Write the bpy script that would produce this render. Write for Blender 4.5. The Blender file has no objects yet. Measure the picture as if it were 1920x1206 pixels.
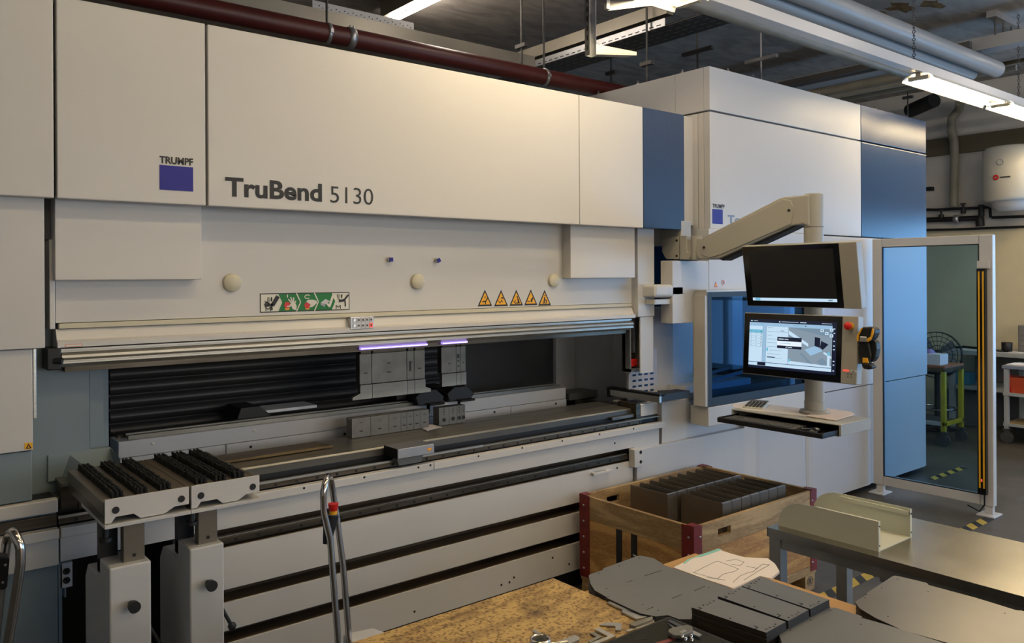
import bpy, math, random
import numpy as np
from mathutils import Vector, Matrix
random.seed(7)
S = bpy.context.scene
COL = S.collection

# ---------------------------------------------------------------- camera
F, YAW, ROLL, CY, H = 1513.9, .68053, -.0055, 520.5, 1.84
sy, cy, cr, sr = math.sin(YAW), math.cos(YAW), math.cos(ROLL), math.sin(ROLL)
fw = np.array([sy, cy, 0.]); rt = np.array([cy, -sy, 0.]); upv = np.array([0, 0, 1.])
r2 = cr*rt+sr*upv; u2 = -sr*rt+cr*upv
cd = bpy.data.cameras.new('camera'); cam = bpy.data.objects.new('camera', cd); COL.objects.link(cam)
cd.sensor_width = 36; cd.lens = F/1920*36; cd.shift_y = (CY-603)/1920; cd.clip_end = 100; cd.clip_start = .02
cam.matrix_world = Matrix(((r2[0], u2[0], -fw[0], 0), (r2[1], u2[1], -fw[1], 0), (r2[2], u2[2], -fw[2], H), (0, 0, 0, 1)))
S.camera = cam
# ---------------------------------------------------------------- world, exposure
w = bpy.data.worlds.new('world'); S.world = w; w.use_nodes = True
w.node_tree.nodes['Background'].inputs[0].default_value = (.55, .62, .75, 1)
w.node_tree.nodes['Background'].inputs[1].default_value = .25
S.view_settings.view_transform = 'Standard'; S.view_settings.look = 'None'
S.view_settings.gamma = 1; S.view_settings.use_curve_mapping = False
EXPO = .86
S.view_settings.exposure = EXPO; EK = 2**-EXPO
TUBE_WARM, TUBE_PINK, DAY = 31.0, 62.0, 6.2      # emission strengths of the lamps and of the daylight window

# ---------------------------------------------------------------- unprojection: pixel -> point on a plane of the place
C0 = np.array([0, 0, H])
def ray(x, y): return fw+(x-960)/F*r2-(y-CY)/F*u2
def PY(x, y, Y): d = ray(x, y); return C0+d*(Y/d[1])
def PX(x, y, X): d = ray(x, y); return C0+d*(X/d[0])
def PZ(x, y, Z): d = ray(x, y); return C0+d*((Z-H)/d[2])

# ---------------------------------------------------------------- materials
MATS = {}
def mat(name, col, rough=.5, metal=0., noise=0., nscale=8., emit=None, es=1., bump=0., bscale=200., spec=.5, coat=0., col2=None, stretch=None, distort=0.):
    m = bpy.data.materials.new(name); m.use_nodes = True; nt = m.node_tree; b = nt.nodes['Principled BSDF']
    b.inputs['Base Color'].default_value = (*col, 1); b.inputs['Roughness'].default_value = rough
    b.inputs['Metallic'].default_value = metal; b.inputs['Specular IOR Level'].default_value = spec
    if coat: b.inputs['Coat Weight'].default_value = coat; b.inputs['Coat Roughness'].default_value = .1
    if emit: b.inputs['Emission Color'].default_value = (*emit, 1); b.inputs['Emission Strength'].default_value = es
    tc = nt.nodes.new('ShaderNodeTexCoord'); mp = nt.nodes.new('ShaderNodeMapping'); nt.links.new(tc.outputs['Object'], mp.inputs[0])
    if stretch: mp.inputs['Scale'].default_value = stretch
    if noise or col2:
        n = nt.nodes.new('ShaderNodeTexNoise'); n.inputs['Scale'].default_value = nscale; n.inputs['Detail'].default_value = 6; n.inputs['Distortion'].default_value = distort
        nt.links.new(mp.outputs[0], n.inputs['Vector'])
        r = nt.nodes.new('ShaderNodeValToRGB'); nt.links.new(n.outputs['Fac'], r.inputs[0])
        c2 = col2 or tuple(c*(1-noise) for c in col)
        r.color_ramp.elements[0].position = .35; r.color_ramp.elements[1].position = .65
        r.color_ramp.elements[0].color = (*c2, 1); r.color_ramp.elements[1].color = (*col, 1)
        nt.links.new(r.outputs[0], b.inputs['Base Color'])
    if bump:
        n = nt.nodes.new('ShaderNodeTexNoise'); n.inputs['Scale'].default_value = bscale; n.inputs['Detail'].default_value = 3
        nt.links.new(mp.outputs[0], n.inputs['Vector'])
        bp = nt.nodes.new('ShaderNodeBump'); bp.inputs['Strength'].default_value = bump; bp.inputs['Distance'].default_value = .002
        nt.links.new(n.outputs['Fac'], bp.inputs['Height']); nt.links.new(bp.outputs[0], b.inputs['Normal'])
    MATS[name] = m; return m
def glassmat(name, tint, alpha, rough=.02, ior=1.22):
    m = bpy.data.materials.new(name); m.use_nodes = True; nt = m.node_tree; nt.nodes.clear()
    o = nt.nodes.new('ShaderNodeOutputMaterial'); mx = nt.nodes.new('ShaderNodeMixShader'); t = nt.nodes.new('ShaderNodeBsdfTransparent')
    g = nt.nodes.new('ShaderNodeBsdfGlossy'); g.inputs['Roughness'].default_value = rough; t.inputs[0].default_value = (*tint, 1)
    fr = nt.nodes.new('ShaderNodeFresnel'); fr.inputs[0].default_value = ior
    nt.links.new(fr.outputs[0], mx.inputs[0]); nt.links.new(t.outputs[0], mx.inputs[1]); nt.links.new(g.outputs[0], mx.inputs[2]); nt.links.new(mx.outputs[0], o.inputs[0])
    MATS[name] = m; return m
PAINT = mat('light_grey_paint', (.60, .585, .565), .33, bump=.05, bscale=900)
PAINT2 = mat('pale_grey_paint', (.56, .56, .57), .38, bump=.05, bscale=900)
FRAMEGREY = mat('machine_frame_grey', (.19, .245, .28), .45, noise=.12, nscale=3)
COLGREY = mat('control_arm_grey', (.36, .352, .315), .38)
BLUE = mat('dark_blue_panel', (.010, .050, .135), .16, bump=.35, bscale=160, spec=.30)
BLUE2 = mat('dark_blue_hood_end', (.018, .043, .105), .32, bump=.6, bscale=140, spec=.35)
LOGOBLUE = mat('logo_blue', (.004, .004, .26), .5)
BLACK = mat('black_plastic', (.008, .008, .009), .5)
BELLOWS = mat('bellows_black', (.035, .035, .037), .42)
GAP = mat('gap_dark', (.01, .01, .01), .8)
INK = mat('black_ink', (.006, .006, .006), .5)
WHITE = mat('white_print', (.72, .70, .62), .5)
GREEN = mat('green_print', (.0, .17, .03), .5)
YELL = mat('warning_yellow', (.85, .42, .01), .5)
ORANGE = mat('label_orange', (.8, .33, .03), .5)
RED = mat('red_plastic', (.6, .012, .008), .4)
REDDIM = mat('red_print', (.7, .25, .2), .5)
ALU = mat('brushed_aluminium', (.62, .61, .57), .3, 1., noise=.12, nscale=5, stretch=(.3, 30, 30))
RAILALU = mat('clamp_rail_aluminium', (.50, .48, .43), .42, .9, noise=.1, nscale=5, stretch=(.3, 30, 30))
STEEL = mat('ground_steel', (.31, .30, .265), .40, .7, noise=.35, nscale=5, stretch=(.5, 4, 4))
TOOLST = mat('tool_steel', (.20, .19, .168), .42, .75, noise=.3, nscale=9)
DARKST = mat('dark_oily_steel', (.13, .11, .085), .35, .85, noise=.5, nscale=6, stretch=(.4, 6, 6))
CHROME = mat('polished_steel_tube', (.62, .58, .54), .16, 1.)
OILBR = mat('oily_brown_steel', (.17, .115, .05), .4, .6, noise=.4, nscale=7)
SLOT = mat('slot_brown', (.17, .12, .075), .4, .5, noise=.5, nscale=5, stretch=(.4, 5, 5))
CASTW = mat('white_column_paint', (.56, .56, .555), .4, noise=.06, nscale=5)
SHEET = mat('sheet_steel_grey', (.24, .245, .25), .36, .55, noise=.08, nscale=4)
SHEETEDGE = mat('sheet_edge_dark', (.02, .02, .02), .6)
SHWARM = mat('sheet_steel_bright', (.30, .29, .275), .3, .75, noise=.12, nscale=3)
BOXST = mat('box_sheet_steel', (.20, .175, .14), .38, .5, noise=.15, nscale=5)
CASTIRON = mat('stainless_table', (.50, .47, .41), .26, 1., noise=.22, nscale=4, distort=1.)
LEGST = mat('galvanised_legs', (.45, .44, .41), .35, .8, noise=.15, nscale=12)
PAPER = mat('white_paper', (.78, .73, .72), .8)
PAPER2 = mat('pink_paper', (.80, .68, .62), .8)
TEAL = mat('teal_paper', (.25, .6, .55), .7)
CARD = mat('brown_board', (.52, .30, .12), .7, noise=.1, nscale=12)
CREAM = mat('cream_sheet_metal', (.58, .59, .50), .42)
FOAM = mat('dark_foam', (.022, .022, .016), .95, noise=.4, nscale=150, bump=.8, bscale=400)
REDIRON = mat('red_iron_corner', (.22, .018, .015), .45, noise=.3, nscale=20)
PIPERED = mat('dark_red_pipe', (.085, .012, .010), .42, noise=.2, nscale=6)
PIPEGREY = mat('grey_pipe', (.33, .34, .35), .4)
GALV = mat('galvanised_steel', (.45, .46, .48), .35, .8, noise=.1, nscale=20)
TRAYD = mat('cable_tray_dark', (.10, .095, .09), .6, .4)
DUCT = mat('cream_duct', (.36, .33, .27), .35, .3, noise=.1, nscale=3)
WALLM = mat('plaster_wall', (.62, .60, .56), .9, noise=.1, nscale=3)
WALLLOW = mat('cream_wall', (.76, .68, .48), .85, noise=.06, nscale=3)
HEATER = mat('white_enamel', (.72, .69, .60), .25)
PIPEW = mat('painted_pipe', (.30, .28, .22), .5, noise=.2, nscale=6)
YPAINT = mat('yellow_paint', (.50, .42, .02), .45, noise=.2, nscale=9)
BENCHW = mat('bench_white', (.42, .44, .44), .5, noise=.1, nscale=8)
RUBBER = mat('grey_rubber', (.06, .06, .06), .7)
BRUSH = mat('black_bristles', (.006, .006, .006), .8)
SCRW = mat('dark_screw', (.03, .028, .025), .4, .7)
DARKGREY = mat('dark_grey_cover', (.14, .14, .13), .45)
BEIGEK = mat('calculator_keys', (.05, .05, .05), .5)
SCRBLK = mat('black_screen', (.004, .004, .004), .12, spec=.5)
def em(name, c, s): return mat(name, (0, 0, 0), .3, emit=c, es=s*EK)
SC_BLUE = em('screen_pale_blue', (.42, .68, .95), .75)
SC_LIGHT = em('screen_light', (.62, .82, 1.), .9)
SC_MID = em('screen_mid', (.25, .38, .5), .7)
SC_GREY = em('screen_grey', (.36, .47, .58), .65)
SC_DARK = em('screen_dark', (.012, .018, .05), .6)
SC_CYAN = em('screen_cyan', (.2, .62, .85), .8)
SC_WHITE = em('screen_white', (.8, .9, 1.), 1.)
LEDV = em('violet_led', (.40, .28, .95), 1.3)
LEDW = em('white_led', (.92, .85, 1.), 3.)
LEDR = em('red_led', (1., .14, .08), .8)
INFILL = em('inner_fill_light', (1., .97, .93), 7.)
CABFILL = em('cabinet_fill_light', (.75, .88, 1.), 3.)
TWARM = em('warm_tube', (1., .78, .46), TUBE_WARM)
TPINK = em('neutral_tube', (1., .87, .74), TUBE_PINK)
SKYEM = em('daylight', (.28, .58, 1.), DAY)
LGLASS = glassmat('blue_tinted_glass', (.58, .74, .86), .5)
CGLASS = glassmat('cabinet_glass', (.36, .58, .78), .5, ior=1.12)

def woodmat(name, c1, c2, scale=3., stretch=(1, 1, 1), rough=.55, spots=None, knots=True):
    m = bpy.data.materials.new(name); m.use_nodes = True; nt = m.node_tree; b = nt.nodes['Principled BSDF']; L = nt.links.new
    b.inputs['Roughness'].default_value = rough
    tc = nt.nodes.new('ShaderNodeTexCoord'); mp = nt.nodes.new('ShaderNodeMapping'); mp.inputs['Scale'].default_value = stretch; L(tc.outputs['Object'], mp.inputs[0])
    n = nt.nodes.new('ShaderNodeTexNoise'); n.inputs['Scale'].default_value = scale; n.inputs['Detail'].default_value = 8; n.inputs['Distortion'].default_value = .6; L(mp.outputs[0], n.inputs[0])
    mth = nt.nodes.new('ShaderNodeMath'); mth.operation = 'MULTIPLY'; mth.inputs[1].default_value = 22; L(n.outputs['Fac'], mth.inputs[0])
    sn = nt.nodes.new('ShaderNodeMath'); sn.operation = 'SINE'; L(mth.outputs[0], sn.inputs[0])
    n2 = nt.nodes.new('ShaderNodeTexNoise'); n2.inputs['Scale'].default_value = 60; n2.inputs['Detail'].default_value = 6; L(mp.outputs[0], n2.inputs[0])
    ad = nt.nodes.new('ShaderNodeMath'); ad.operation = 'MULTIPLY_ADD'; ad.inputs[1].default_value = .22; L(sn.outputs[0], ad.inputs[0]); L(n2.outputs['Fac'], ad.inputs[2])
    r = nt.nodes.new('ShaderNodeValToRGB'); r.color_ramp.elements[0].position = .25; r.color_ramp.elements[1].position = .7
    r.color_ramp.elements[0].color = (*c2, 1); r.color_ramp.elements[1].color = (*c1, 1); L(ad.outputs[0], r.inputs[0])
    out = r.outputs[0]
    if spots:
        n3 = nt.nodes.new('ShaderNodeTexNoise'); n3.inputs['Scale'].default_value = 5.; n3.inputs['Detail'].default_value = 5; L(tc.outputs['Object'], n3.inputs[0])
        r3 = nt.nodes.new('ShaderNodeValToRGB'); r3.color_ramp.elements[0].position = .34; r3.color_ramp.elements[1].position = .46
        r3.color_ramp.elements[0].color = (*spots, 1); r3.color_ramp.elements[1].color = (1, 1, 1, 1); L(n3.outputs['Fac'], r3.inputs[0])
        n4 = nt.nodes.new('ShaderNodeTexNoise'); n4.inputs['Scale'].default_value = 110; n4.inputs['Detail'].default_value = 4; L(tc.outputs['Object'], n4.inputs[0])
        r4 = nt.nodes.new('ShaderNodeValToRGB'); r4.color_ramp.elements[0].position = .36; r4.color_ramp.elements[1].position = .5
        r4.color_ramp.elements[0].color = (.35, .28, .22, 1); r4.color_ramp.elements[1].color = (1, 1, 1, 1); L(n4.outputs['Fac'], r4.inputs[0])
        for rr in (r3, r4):
            mx = nt.nodes.new('ShaderNodeMix'); mx.data_type = 'RGBA'; mx.blend_type = 'MULTIPLY'; mx.inputs[0].default_value = 1
            L(out, mx.inputs[6]); L(rr.outputs[0], mx.inputs[7]); out = mx.outputs[2]
    L(out, b.inputs['Base Color']); return m
CRATEW = woodmat('crate_pine', (.62, .36, .12), (.36, .18, .055), 2.2, (.5, .5, 3.))
CRATETOP = woodmat('crate_weathered_pine', (.50, .35, .17), (.30, .19, .08), 2.2, (.5, .5, 4.))
BENCHWOOD = woodmat('worn_bench_wood', (.60, .405, .145), (.36, .225, .08), 2.5, (1, 4., 1), .5, spots=(.27, .22, .21))
def floormat():
    m = bpy.data.materials.new('concrete_floor'); m.use_nodes = True; nt = m.node_tree; b = nt.nodes['Principled BSDF']; L = nt.links.new
    tc = nt.nodes.new('ShaderNodeTexCoord')
    n = nt.nodes.new('ShaderNodeTexNoise'); n.inputs['Scale'].default_value = 1.4; n.inputs['Detail'].default_value = 10; n.inputs['Roughness'].default_value = .65; n.inputs['Distortion'].default_value = .8
    L(tc.outputs['Object'], n.inputs[0]); r = nt.nodes.new('ShaderNodeValToRGB'); L(n.outputs['Fac'], r.inputs[0])
    r.color_ramp.elements[0].position = .32; r.color_ramp.elements[1].position = .7
    r.color_ramp.elements[0].color = (.050, .043, .034, 1); r.color_ramp.elements[1].color = (.125, .108, .083, 1)
    L(r.outputs[0], b.inputs['Base Color']); b.inputs['Roughness'].default_value = .5
    bp = nt.nodes.new('ShaderNodeBump'); bp.inputs['Strength'].default_value = .3; n2 = nt.nodes.new('ShaderNodeTexNoise'); n2.inputs['Scale'].default_value = 60
    L(tc.outputs['Object'], n2.inputs[0]); L(n2.outputs['Fac'], bp.inputs['Height']); L(bp.outputs[0], b.inputs['Normal']); return m
FLOOR = floormat()
CEIL = mat('ceiling_concrete', (.40, .365, .33), .9, noise=.35, nscale=2.5, stretch=(1, 2.5, 1), bump=.5, bscale=30, distort=1.)

# ---------------------------------------------------------------- mesh builder
def norm(v): v = np.array(v, float); return v/np.linalg.norm(v)
class MB:
    def __init__(s): s.v = []; s.f = []; s.mi = []; s.mats = []; s.cur = 0; s.sm = []; s.smooth = False
    def m(s, m):
        if m not in s.mats: s.mats.append(m)
        s.cur = s.mats.index(m); return s
    def add(s, vs, fs):
        o = len(s.v); s.v += [tuple(map(float, v)) for v in vs]
        for f in fs: s.f.append([i+o for i in f]); s.mi.append(s.cur); s.sm.append(s.smooth)
        return s
    def box(s, x0, x1, y0, y1, z0, z1):
        x0, x1 = sorted((x0, x1)); y0, y1 = sorted((y0, y1)); z0, z1 = sorted((z0, z1))
        return s.add([(x, y, z) for z in (z0, z1) for y in (y0, y1) for x in (x0, x1)], [(0, 2, 3, 1), (4, 5, 7, 6), (0, 1, 5, 4), (2, 6, 7, 3), (0, 4, 6, 2), (1, 3, 7, 5)])
    def obox(s, c, ax, ay, az, hx, hy, hz):
        c = np.array(c, float); ax, ay, az = norm(ax), norm(ay), norm(az)
        return s.add([c+ax*i*hx+ay*j*hy+az*k*hz for k in (-1, 1) for j in (-1, 1) for i in (-1, 1)], [(0, 2, 3, 1), (4, 5, 7, 6), (0, 1, 5, 4), (2, 6, 7, 3), (0, 4, 6, 2), (1, 3, 7, 5)])
    def bar(s, a, b, w, h, up=(0, 0, 1)):
        a = np.array(a, float); b = np.array(b, float); d = norm(b-a); sx = np.cross(d, up)
        if np.linalg.norm(sx) < 1e-3: sx = np.cross(d, (1, 0, 0))
        sx = norm(sx); u = np.cross(sx, d); return s.obox((a+b)/2, d, sx, u, np.linalg.norm(b-a)/2, w/2, h/2)
    def prism(s, poly, ext):
        n = len(poly); P = [np.array(p, float) for p in poly]; e = np.array(ext, float)
        nn = sum((np.cross(P[i]-P[0], P[(i+1) % n]-P[0]) for i in range(1, n-1)), np.zeros(3))
        if nn@e > 0: P = P[::-1]
        return s.add(P+[p+e for p in P], [list(range(n)), list(range(2*n-1, n-1, -1))]+[[(i+1) % n, i, n+i, n+(i+1) % n] for i in range(n)])
    def poly(s, P): return s.add(P, [list(range(len(P)))])
    def tube(s, path, r, seg=12, cap=True, r_end=None):
        P = [np.array(p, float) for p in path]; rings = []; prev = None; n = len(P); sm = s.smooth; s.smooth = True
        for i, p in enumerate(P):
            d = norm(P[min(i+1, n-1)]-P[max(i-1, 0)])
            if prev is None:
                a = np.cross(d, (0, 0, 1))
                if np.linalg.norm(a) < .01: a = np.cross(d, (1, 0, 0))
                a = norm(a)
            else: a = norm(prev-d*(prev@d))
            prev = a; b = np.cross(d, a); rr = r if r_end is None else r+(r_end-r)*i/(n-1)
            rings.append([p+rr*(a*math.cos(2*math.pi*k/seg)+b*math.sin(2*math.pi*k/seg)) for k in range(seg)])
        vs = [v for R in rings for v in R]; fs = []
        for i in range(n-1):
            for k in range(seg): fs.append((i*seg+k, i*seg+(k+1) % seg, (i+1)*seg+(k+1) % seg, (i+1)*seg+k))
        s.add(vs, fs); s.smooth = False
        if cap:
            s.add(rings[0][::-1], [list(range(seg))]); s.add(rings[-1], [list(range(seg))])
        s.smooth = sm; return s
    def cyl(s, a, b, r, r_end=None, seg=20): return s.tube([a, b], r, seg, True, r_end)
    def lathe(s, c, axis, prof, seg=24):
        c = np.array(c, float); d = norm(axis); a = np.cross(d, (0, 0, 1))
        if np.linalg.norm(a) < .01: a = np.cross(d, (1, 0, 0))
        a = norm(a); b = np.cross(d, a); vs = []; fs = []
        for (r, h) in prof:
            vs += [c+d*h+r*(a*math.cos(2*math.pi*k/seg)+b*math.sin(2*math.pi*k/seg)) for k in range(seg)]
        for i in range(len(prof)-1):
            for k in range(seg): fs.append((i*seg+k, i*seg+(k+1) % seg, (i+1)*seg+(k+1) % seg, (i+1)*seg+k))
        sm = s.smooth; s.smooth = True; s.add(vs, fs); s.smooth = sm; return s
    def ring(s, c, axis, R, r, seg=28, a0=0, a1=2*math.pi):
        c = np.array(c, float); d = norm(axis); a = np.cross(d, (0, 0, 1))
        if np.linalg.norm(a) < .01: a = np.cross(d, (1, 0, 0))
        a = norm(a); b = np.cross(d, a)
        return s.tube([c+R*(a*math.cos(a0+(a1-a0)*k/seg)+b*math.sin(a0+(a1-a0)*k/seg)) for k in range(seg+1)], r, 8, False)
    def build(s, name, m=None, parent=None, bevel=0, bseg=2, **tags):
        me = bpy.data.meshes.new(name); O = np.array(ORG.get(parent.name, (0, 0, 0)) if parent else (0, 0, 0), float)
        if parent is None:
            V = np.array(s.v); O = (V.min(0)+V.max(0))/2; O[2] = V[:, 2].min()
        me.from_pydata([tuple(np.array(v)-O) for v in s.v], [], s.f)
        ms = s.mats if s.mats else [m]
        for x in ms: me.materials.append(x)
        for p, i, q in zip(me.polygons, s.mi, s.sm):
            p.material_index = i if s.mats else 0; p.use_smooth = q
        me.update(); o = bpy.data.objects.new(name, me); COL.objects.link(o)
        if parent is None: o.location = O
        else: o.parent = parent
        ORG[o.name] = O
        if bevel:
            b = o.modifiers.new('bevel', 'BEVEL'); b.width = bevel; b.segments = bseg; b.limit_method = 'ANGLE'; b.angle_limit = .6
        for k, v in tags.items(): o[k] = v
        return o
ORG = {}
def thing(name, loc, label, cat, group=None):
    o = bpy.data.objects.new(name, None); COL.objects.link(o); o.location = loc; o.empty_display_size = .1; ORG[o.name] = loc
    o['label'] = label; o['category'] = cat
    if group: o['group'] = group
    return o
def tagt(o, label, cat, group=None):
    o['label'] = label; o['category'] = cat
    if group: o['group'] = group
    return o
def struct(o): o['kind'] = 'structure'; return o
CH = {}
def dup(root, d, label=None, group=None):
    r = root.copy(); COL.objects.link(r); r.location = Vector(root.location)+Vector(d)
    if label: r['label'] = label
    if group: r['group'] = group
    for ch in list(root.children):
        c = ch.copy(); COL.objects.link(c); c.parent = r
        for g in list(ch.children):
            e = g.copy(); COL.objects.link(e); e.parent = c
    return r
def BX(x0, x1, y0, y1, z0, z1, name, m, parent=None, bevel=.003, **t): return MB().box(x0, x1, y0, y1, z0, z1).build(name, m, parent, bevel, **t)
def textmesh(s, x0, x1, z0, z1, Y, m, name, parent, bold=0., depth=.0015, axis='Y'):
    cu = bpy.data.curves.new('t', 'FONT'); cu.body = s; cu.size = 1; cu.offset = bold; cu.resolution_u = 4
    ob = bpy.data.objects.new('t', cu); COL.objects.link(ob); dg = bpy.context.evaluated_depsgraph_get()
    me = bpy.data.meshes.new_from_object(ob.evaluated_get(dg)); V = np.array([v.co[:] for v in me.vertices]); fs = [list(p.vertices) for p in me.polygons]
    bpy.data.objects.remove(ob); bpy.data.curves.remove(cu); bpy.data.meshes.remove(me)
    mn, mx = V.min(0), V.max(0); sx = (x1-x0)/(mx[0]-mn[0]); sz = (z1-z0)/(mx[1]-mn[1])
    P = [((v[0]-mn[0])*sx+x0, (v[1]-mn[1])*sz+z0) for v in V]
    mb = MB()
    if axis == 'Y': mb.add([(p[0], Y-depth, p[1]) for p in P], fs)
    else: mb.add([(Y-depth, -p[0], p[1]) for p in P], fs)      # faces -X, text runs toward -Y
    return mb.build(name, m, parent)
def screws(mb, pts, d=(0, -1, 0), r=.006, h=.002):
    for p in pts: mb.cyl(p, np.array(p)+np.array(d)*h, r, seg=10)

# ================================================================ room
struct(BX(-4, 11.3, -4.5, 8.2, -.1, 0, 'floor', FLOOR, bevel=0))
CZ = 4.28
struct(BX(-4, 11.3, -4.5, 8.2, CZ, CZ+.2, 'ceiling', CEIL, bevel=0))
struct(BX(-4.2, 11.3, 8.2, 8.4, 0, CZ, 'wall_back', WALLM, bevel=0))
struct(BX(-4.2, -4, -4.5, 8.2, 0, CZ, 'wall_left', WALLM, bevel=0))
struct(BX(-4.2, 11.3, -4.7, -4.5, 0, CZ, 'wall_front', WALLM, bevel=0))
WX = 11.0
mb = MB().box(WX, WX+.2, 2.9, 8.2, 2.42, CZ).box(WX, WX+.2, -4.5, 2.9, 2.6, CZ).box(WX, WX+.2, -4.5, 2.9, 0, .35)
struct(mb.build('wall_right', WALLM))
struct(BX(WX-.012, WX+.2, 2.9, 8.2, 0, 2.42, 'trim_1', WALLLOW, bevel=0))
struct(MB().box(WX-.05, WX, 2.95, 8.1, 3.40, 3.62).build('trim_2', mat('wall_beam_brown', (.12, .10, .06), .7)))
# daylight window in the end wall, right of the frame
wf = MB()
for y in (-4.5, -3, -1.5, 0, 1.5, 2.85): wf.box(WX+.02, WX+.1, y, y+.05, .35, 2.6)
for z in (.35, 1.45, 2.55): wf.box(WX+.02, WX+.1, -4.5, 2.9, z, z+.05)
struct(wf.build('window_1', BENCHW))
struct(MB().box(WX+.12, WX+.14, -4.5, 2.9, .35, 2.6).build('window_2', SKYEM))
# windows added behind the camera, unseen fill light for the machine fronts
wf = MB()
for x in (1, 2.75, 4.5, 6.25, 8): wf.box(x, x+.06, -4.5, -4.44, 1.1, 3.2)
for z in (1.1, 2.2, 3.15): wf.box(1, 8.06, -4.5, -4.44, z, z+.06)
struct(wf.build('fill_window_bars', BENCHW))
struct(MB().box(1, 8.06, -4.47, -4.46, 1.1, 3.2).build('fill_window_glow', em('window_fill_light', (1., .96, .90), 1.7/EK)))
# floor marking tape
tp = MB()
def tape(x0, x1, y, w):
    tp.m(mat('tape_black', (.02, .02, .02), .6) if 'tape_black' not in MATS else MATS['tape_black']).box(x0, x1, y, y+w, .0005, .0012)
    tp.m(MATS.get('tape_yellow') or mat('tape_yellow', (.62, .43, .06), .6, noise=.2, nscale=12))
    x = x0
    while x < x1-.16: tp.prism([(x, y, .0014), (x+.09, y, .0014), (x+.16, y+w, .0014), (x+.07, y+w, .0014)], (0, 0, .0004)); x += .17
tape(4.2, 6.7, 2.44, .075)
tagt(tp.build('floor_marking_tape'), 'black and yellow striped hazard tape stuck on floor below the safety fence', 'floor tape')
tp = MB(); tape(7.5, 8.2, 3.25, .07)
tagt(tp.build('floor_marking_tape'), 'short worn strip of black and yellow tape behind the glass fence, near tall cabinet', 'floor tape')
# ================================================================ press brake
YH = 3.40
def X(px, py, Y): return float(PY(px, py, Y)[0])
def Z(px, py, Y): return float(PY(px, py, Y)[2])
zt = (Z(387, 43, YH)+Z(1206, 202, YH))/2; zb = (Z(388, 385, YH)+Z(1206, 428, YH))/2
x0 = X(104, 300, YH); x1 = X(387.5, 200, YH); x2 = X(1086.5, 300, YH); x3 = X(1206, 300, YH); x4 = X(1283, 300, YH)
PB = thing('press_brake', (2.0, 3.9, 0), 'long pale grey sheet metal press brake with TruBend 5130 lettering on its front hood', 'machine')
g = .005
for a, b, m in ((-.6, x0-g, PAINT), (x0+g, x1-g, PAINT), (x1+g, x2-g/2, PAINT), (x2+g/2, x3-.002, PAINT), (x3+.002, x4, BLUE2)):
    hp = BX(a, b, YH, YH+.045, zb, zt, 'hood_panel', m, PB, .004)
    if m is BLUE2: hp['label'] = 'dark blue hood end panel'
    if abs(a-x0-g) < 1e-6: HL = hp
    if abs(a-x1-g) < 1e-6: HT = hp
# lettering on the hood
def rectpx(pa, pb, Y): return X(pa[0], (pa[1]+pb[1])/2, Y), X(pb[0], (pa[1]+pb[1])/2, Y), Z((pa[0]+pb[0])/2, pb[1], Y), Z((pa[0]+pb[0])/2, pa[1], Y)
lx0, lx1, lz0, lz1 = X(299, 330, YH), X(362, 330, YH), Z(330, 357.5, YH), Z(330, 311.5, YH)
MB().box(lx0, lx1, YH-.0015, YH, lz0, lz1).build('logo_square', LOGOBLUE, HL, label='deep blue logo square')
textmesh('TRUMPF', lx0, lx1+.0, lz1+.006, lz1+.036, YH, INK, 'logo_lettering', HL, .035)
a = X(422, 350, YH); b = X(603.5, 350, YH); c = X(619, 360, YH); d = X(699.5, 360, YH)
tz0 = Z(430, 367.5, YH); tz1 = Z(430, 334, YH)
textmesh('TruBend', a, b, tz0-.003, tz1+.004, YH, INK, 'model_lettering', HT, .030)
textmesh('5130', c, d, tz0-.003, tz1-.002, YH, INK, 'model_lettering', HT, -.004)
# body behind the hood
BX(-.6, x4-.01, YH+.05, 4.9, zb+.05, zt-.04, 'upper_housing', DARKGREY, PB, 0)
MB().box(-.6, x4-.02, YH+.045, YH+.07, zb+.01, zt-.02).build('hood_frame', GAP, PB)
# ---- ram (upper beam)
YR = 3.55
rx0 = X(104, 560, YR); rx1 = X(1184, 560, YR)
zstrip = Z(600, 593.5, YR); zs0 = zstrip
ram = BX(rx0, rx1, YR, YR+.34, zs0+.012, zb+.2, 'upper_beam', PAINT, PB, .002)
# light strip, white lip plate
MB().m(mat('ivory_strip', (.60, .56, .42), .4)).box(rx0+.01, rx1-.01, YR-.012, YR+.02, zs0-.010, zs0+.010).build('beam_strip', None, PB, .002)
ZL = zs0-.082
MB().prism([(rx0, YR+.0, zs0-.012), (rx0, YR+.25, zs0-.012), (rx0, YR+.25, ZL), (rx0, YR-.038, ZL), (rx0, YR-.038, ZL+.020), (rx0, YR-.022, ZL+.028)], (rx1-rx0-.003, 0, 0)).build('beam_lip', PAINT, PB, .001)
prof = []
for (dy, dz) in ((.02, -.006), (-.02, -.006), (-.02, -.014), (-.008, -.016), (-.008, -.020), (-.026, -.022), (-.036, -.030), (-.038, -.040), (-.034, -.048), (-.030, -.050), (-.030, -.054), (-.036, -.055), (-.036, -.062), (-.012, -.067), (.0, -.078), (.20, -.078), (.20, -.006)):
    prof.append((dy, dz))
cx0 = rx0+.015
MB().prism([(cx0, YR+dy, ZL+dz) for dy, dz in prof], (rx1-cx0-.02, 0, 0)).build('clamp_rail', RAILALU, PB)
MB().box(cx0+.02, rx1-.03, YR+.02, YR+.30, ZL-.10, ZL-.078).build('tool_clamp', DARKST, PB)
MB().box(rx0-.035, rx0+.012, YR-.035, YR+.12, ZL-.085, ZL+.0).cyl((rx0+.015, YR-.045, ZL-.05), (rx0-.01, YR-.03, ZL-.05), .012).build('rail_end_cap', BLACK, PB, .004)
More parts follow.
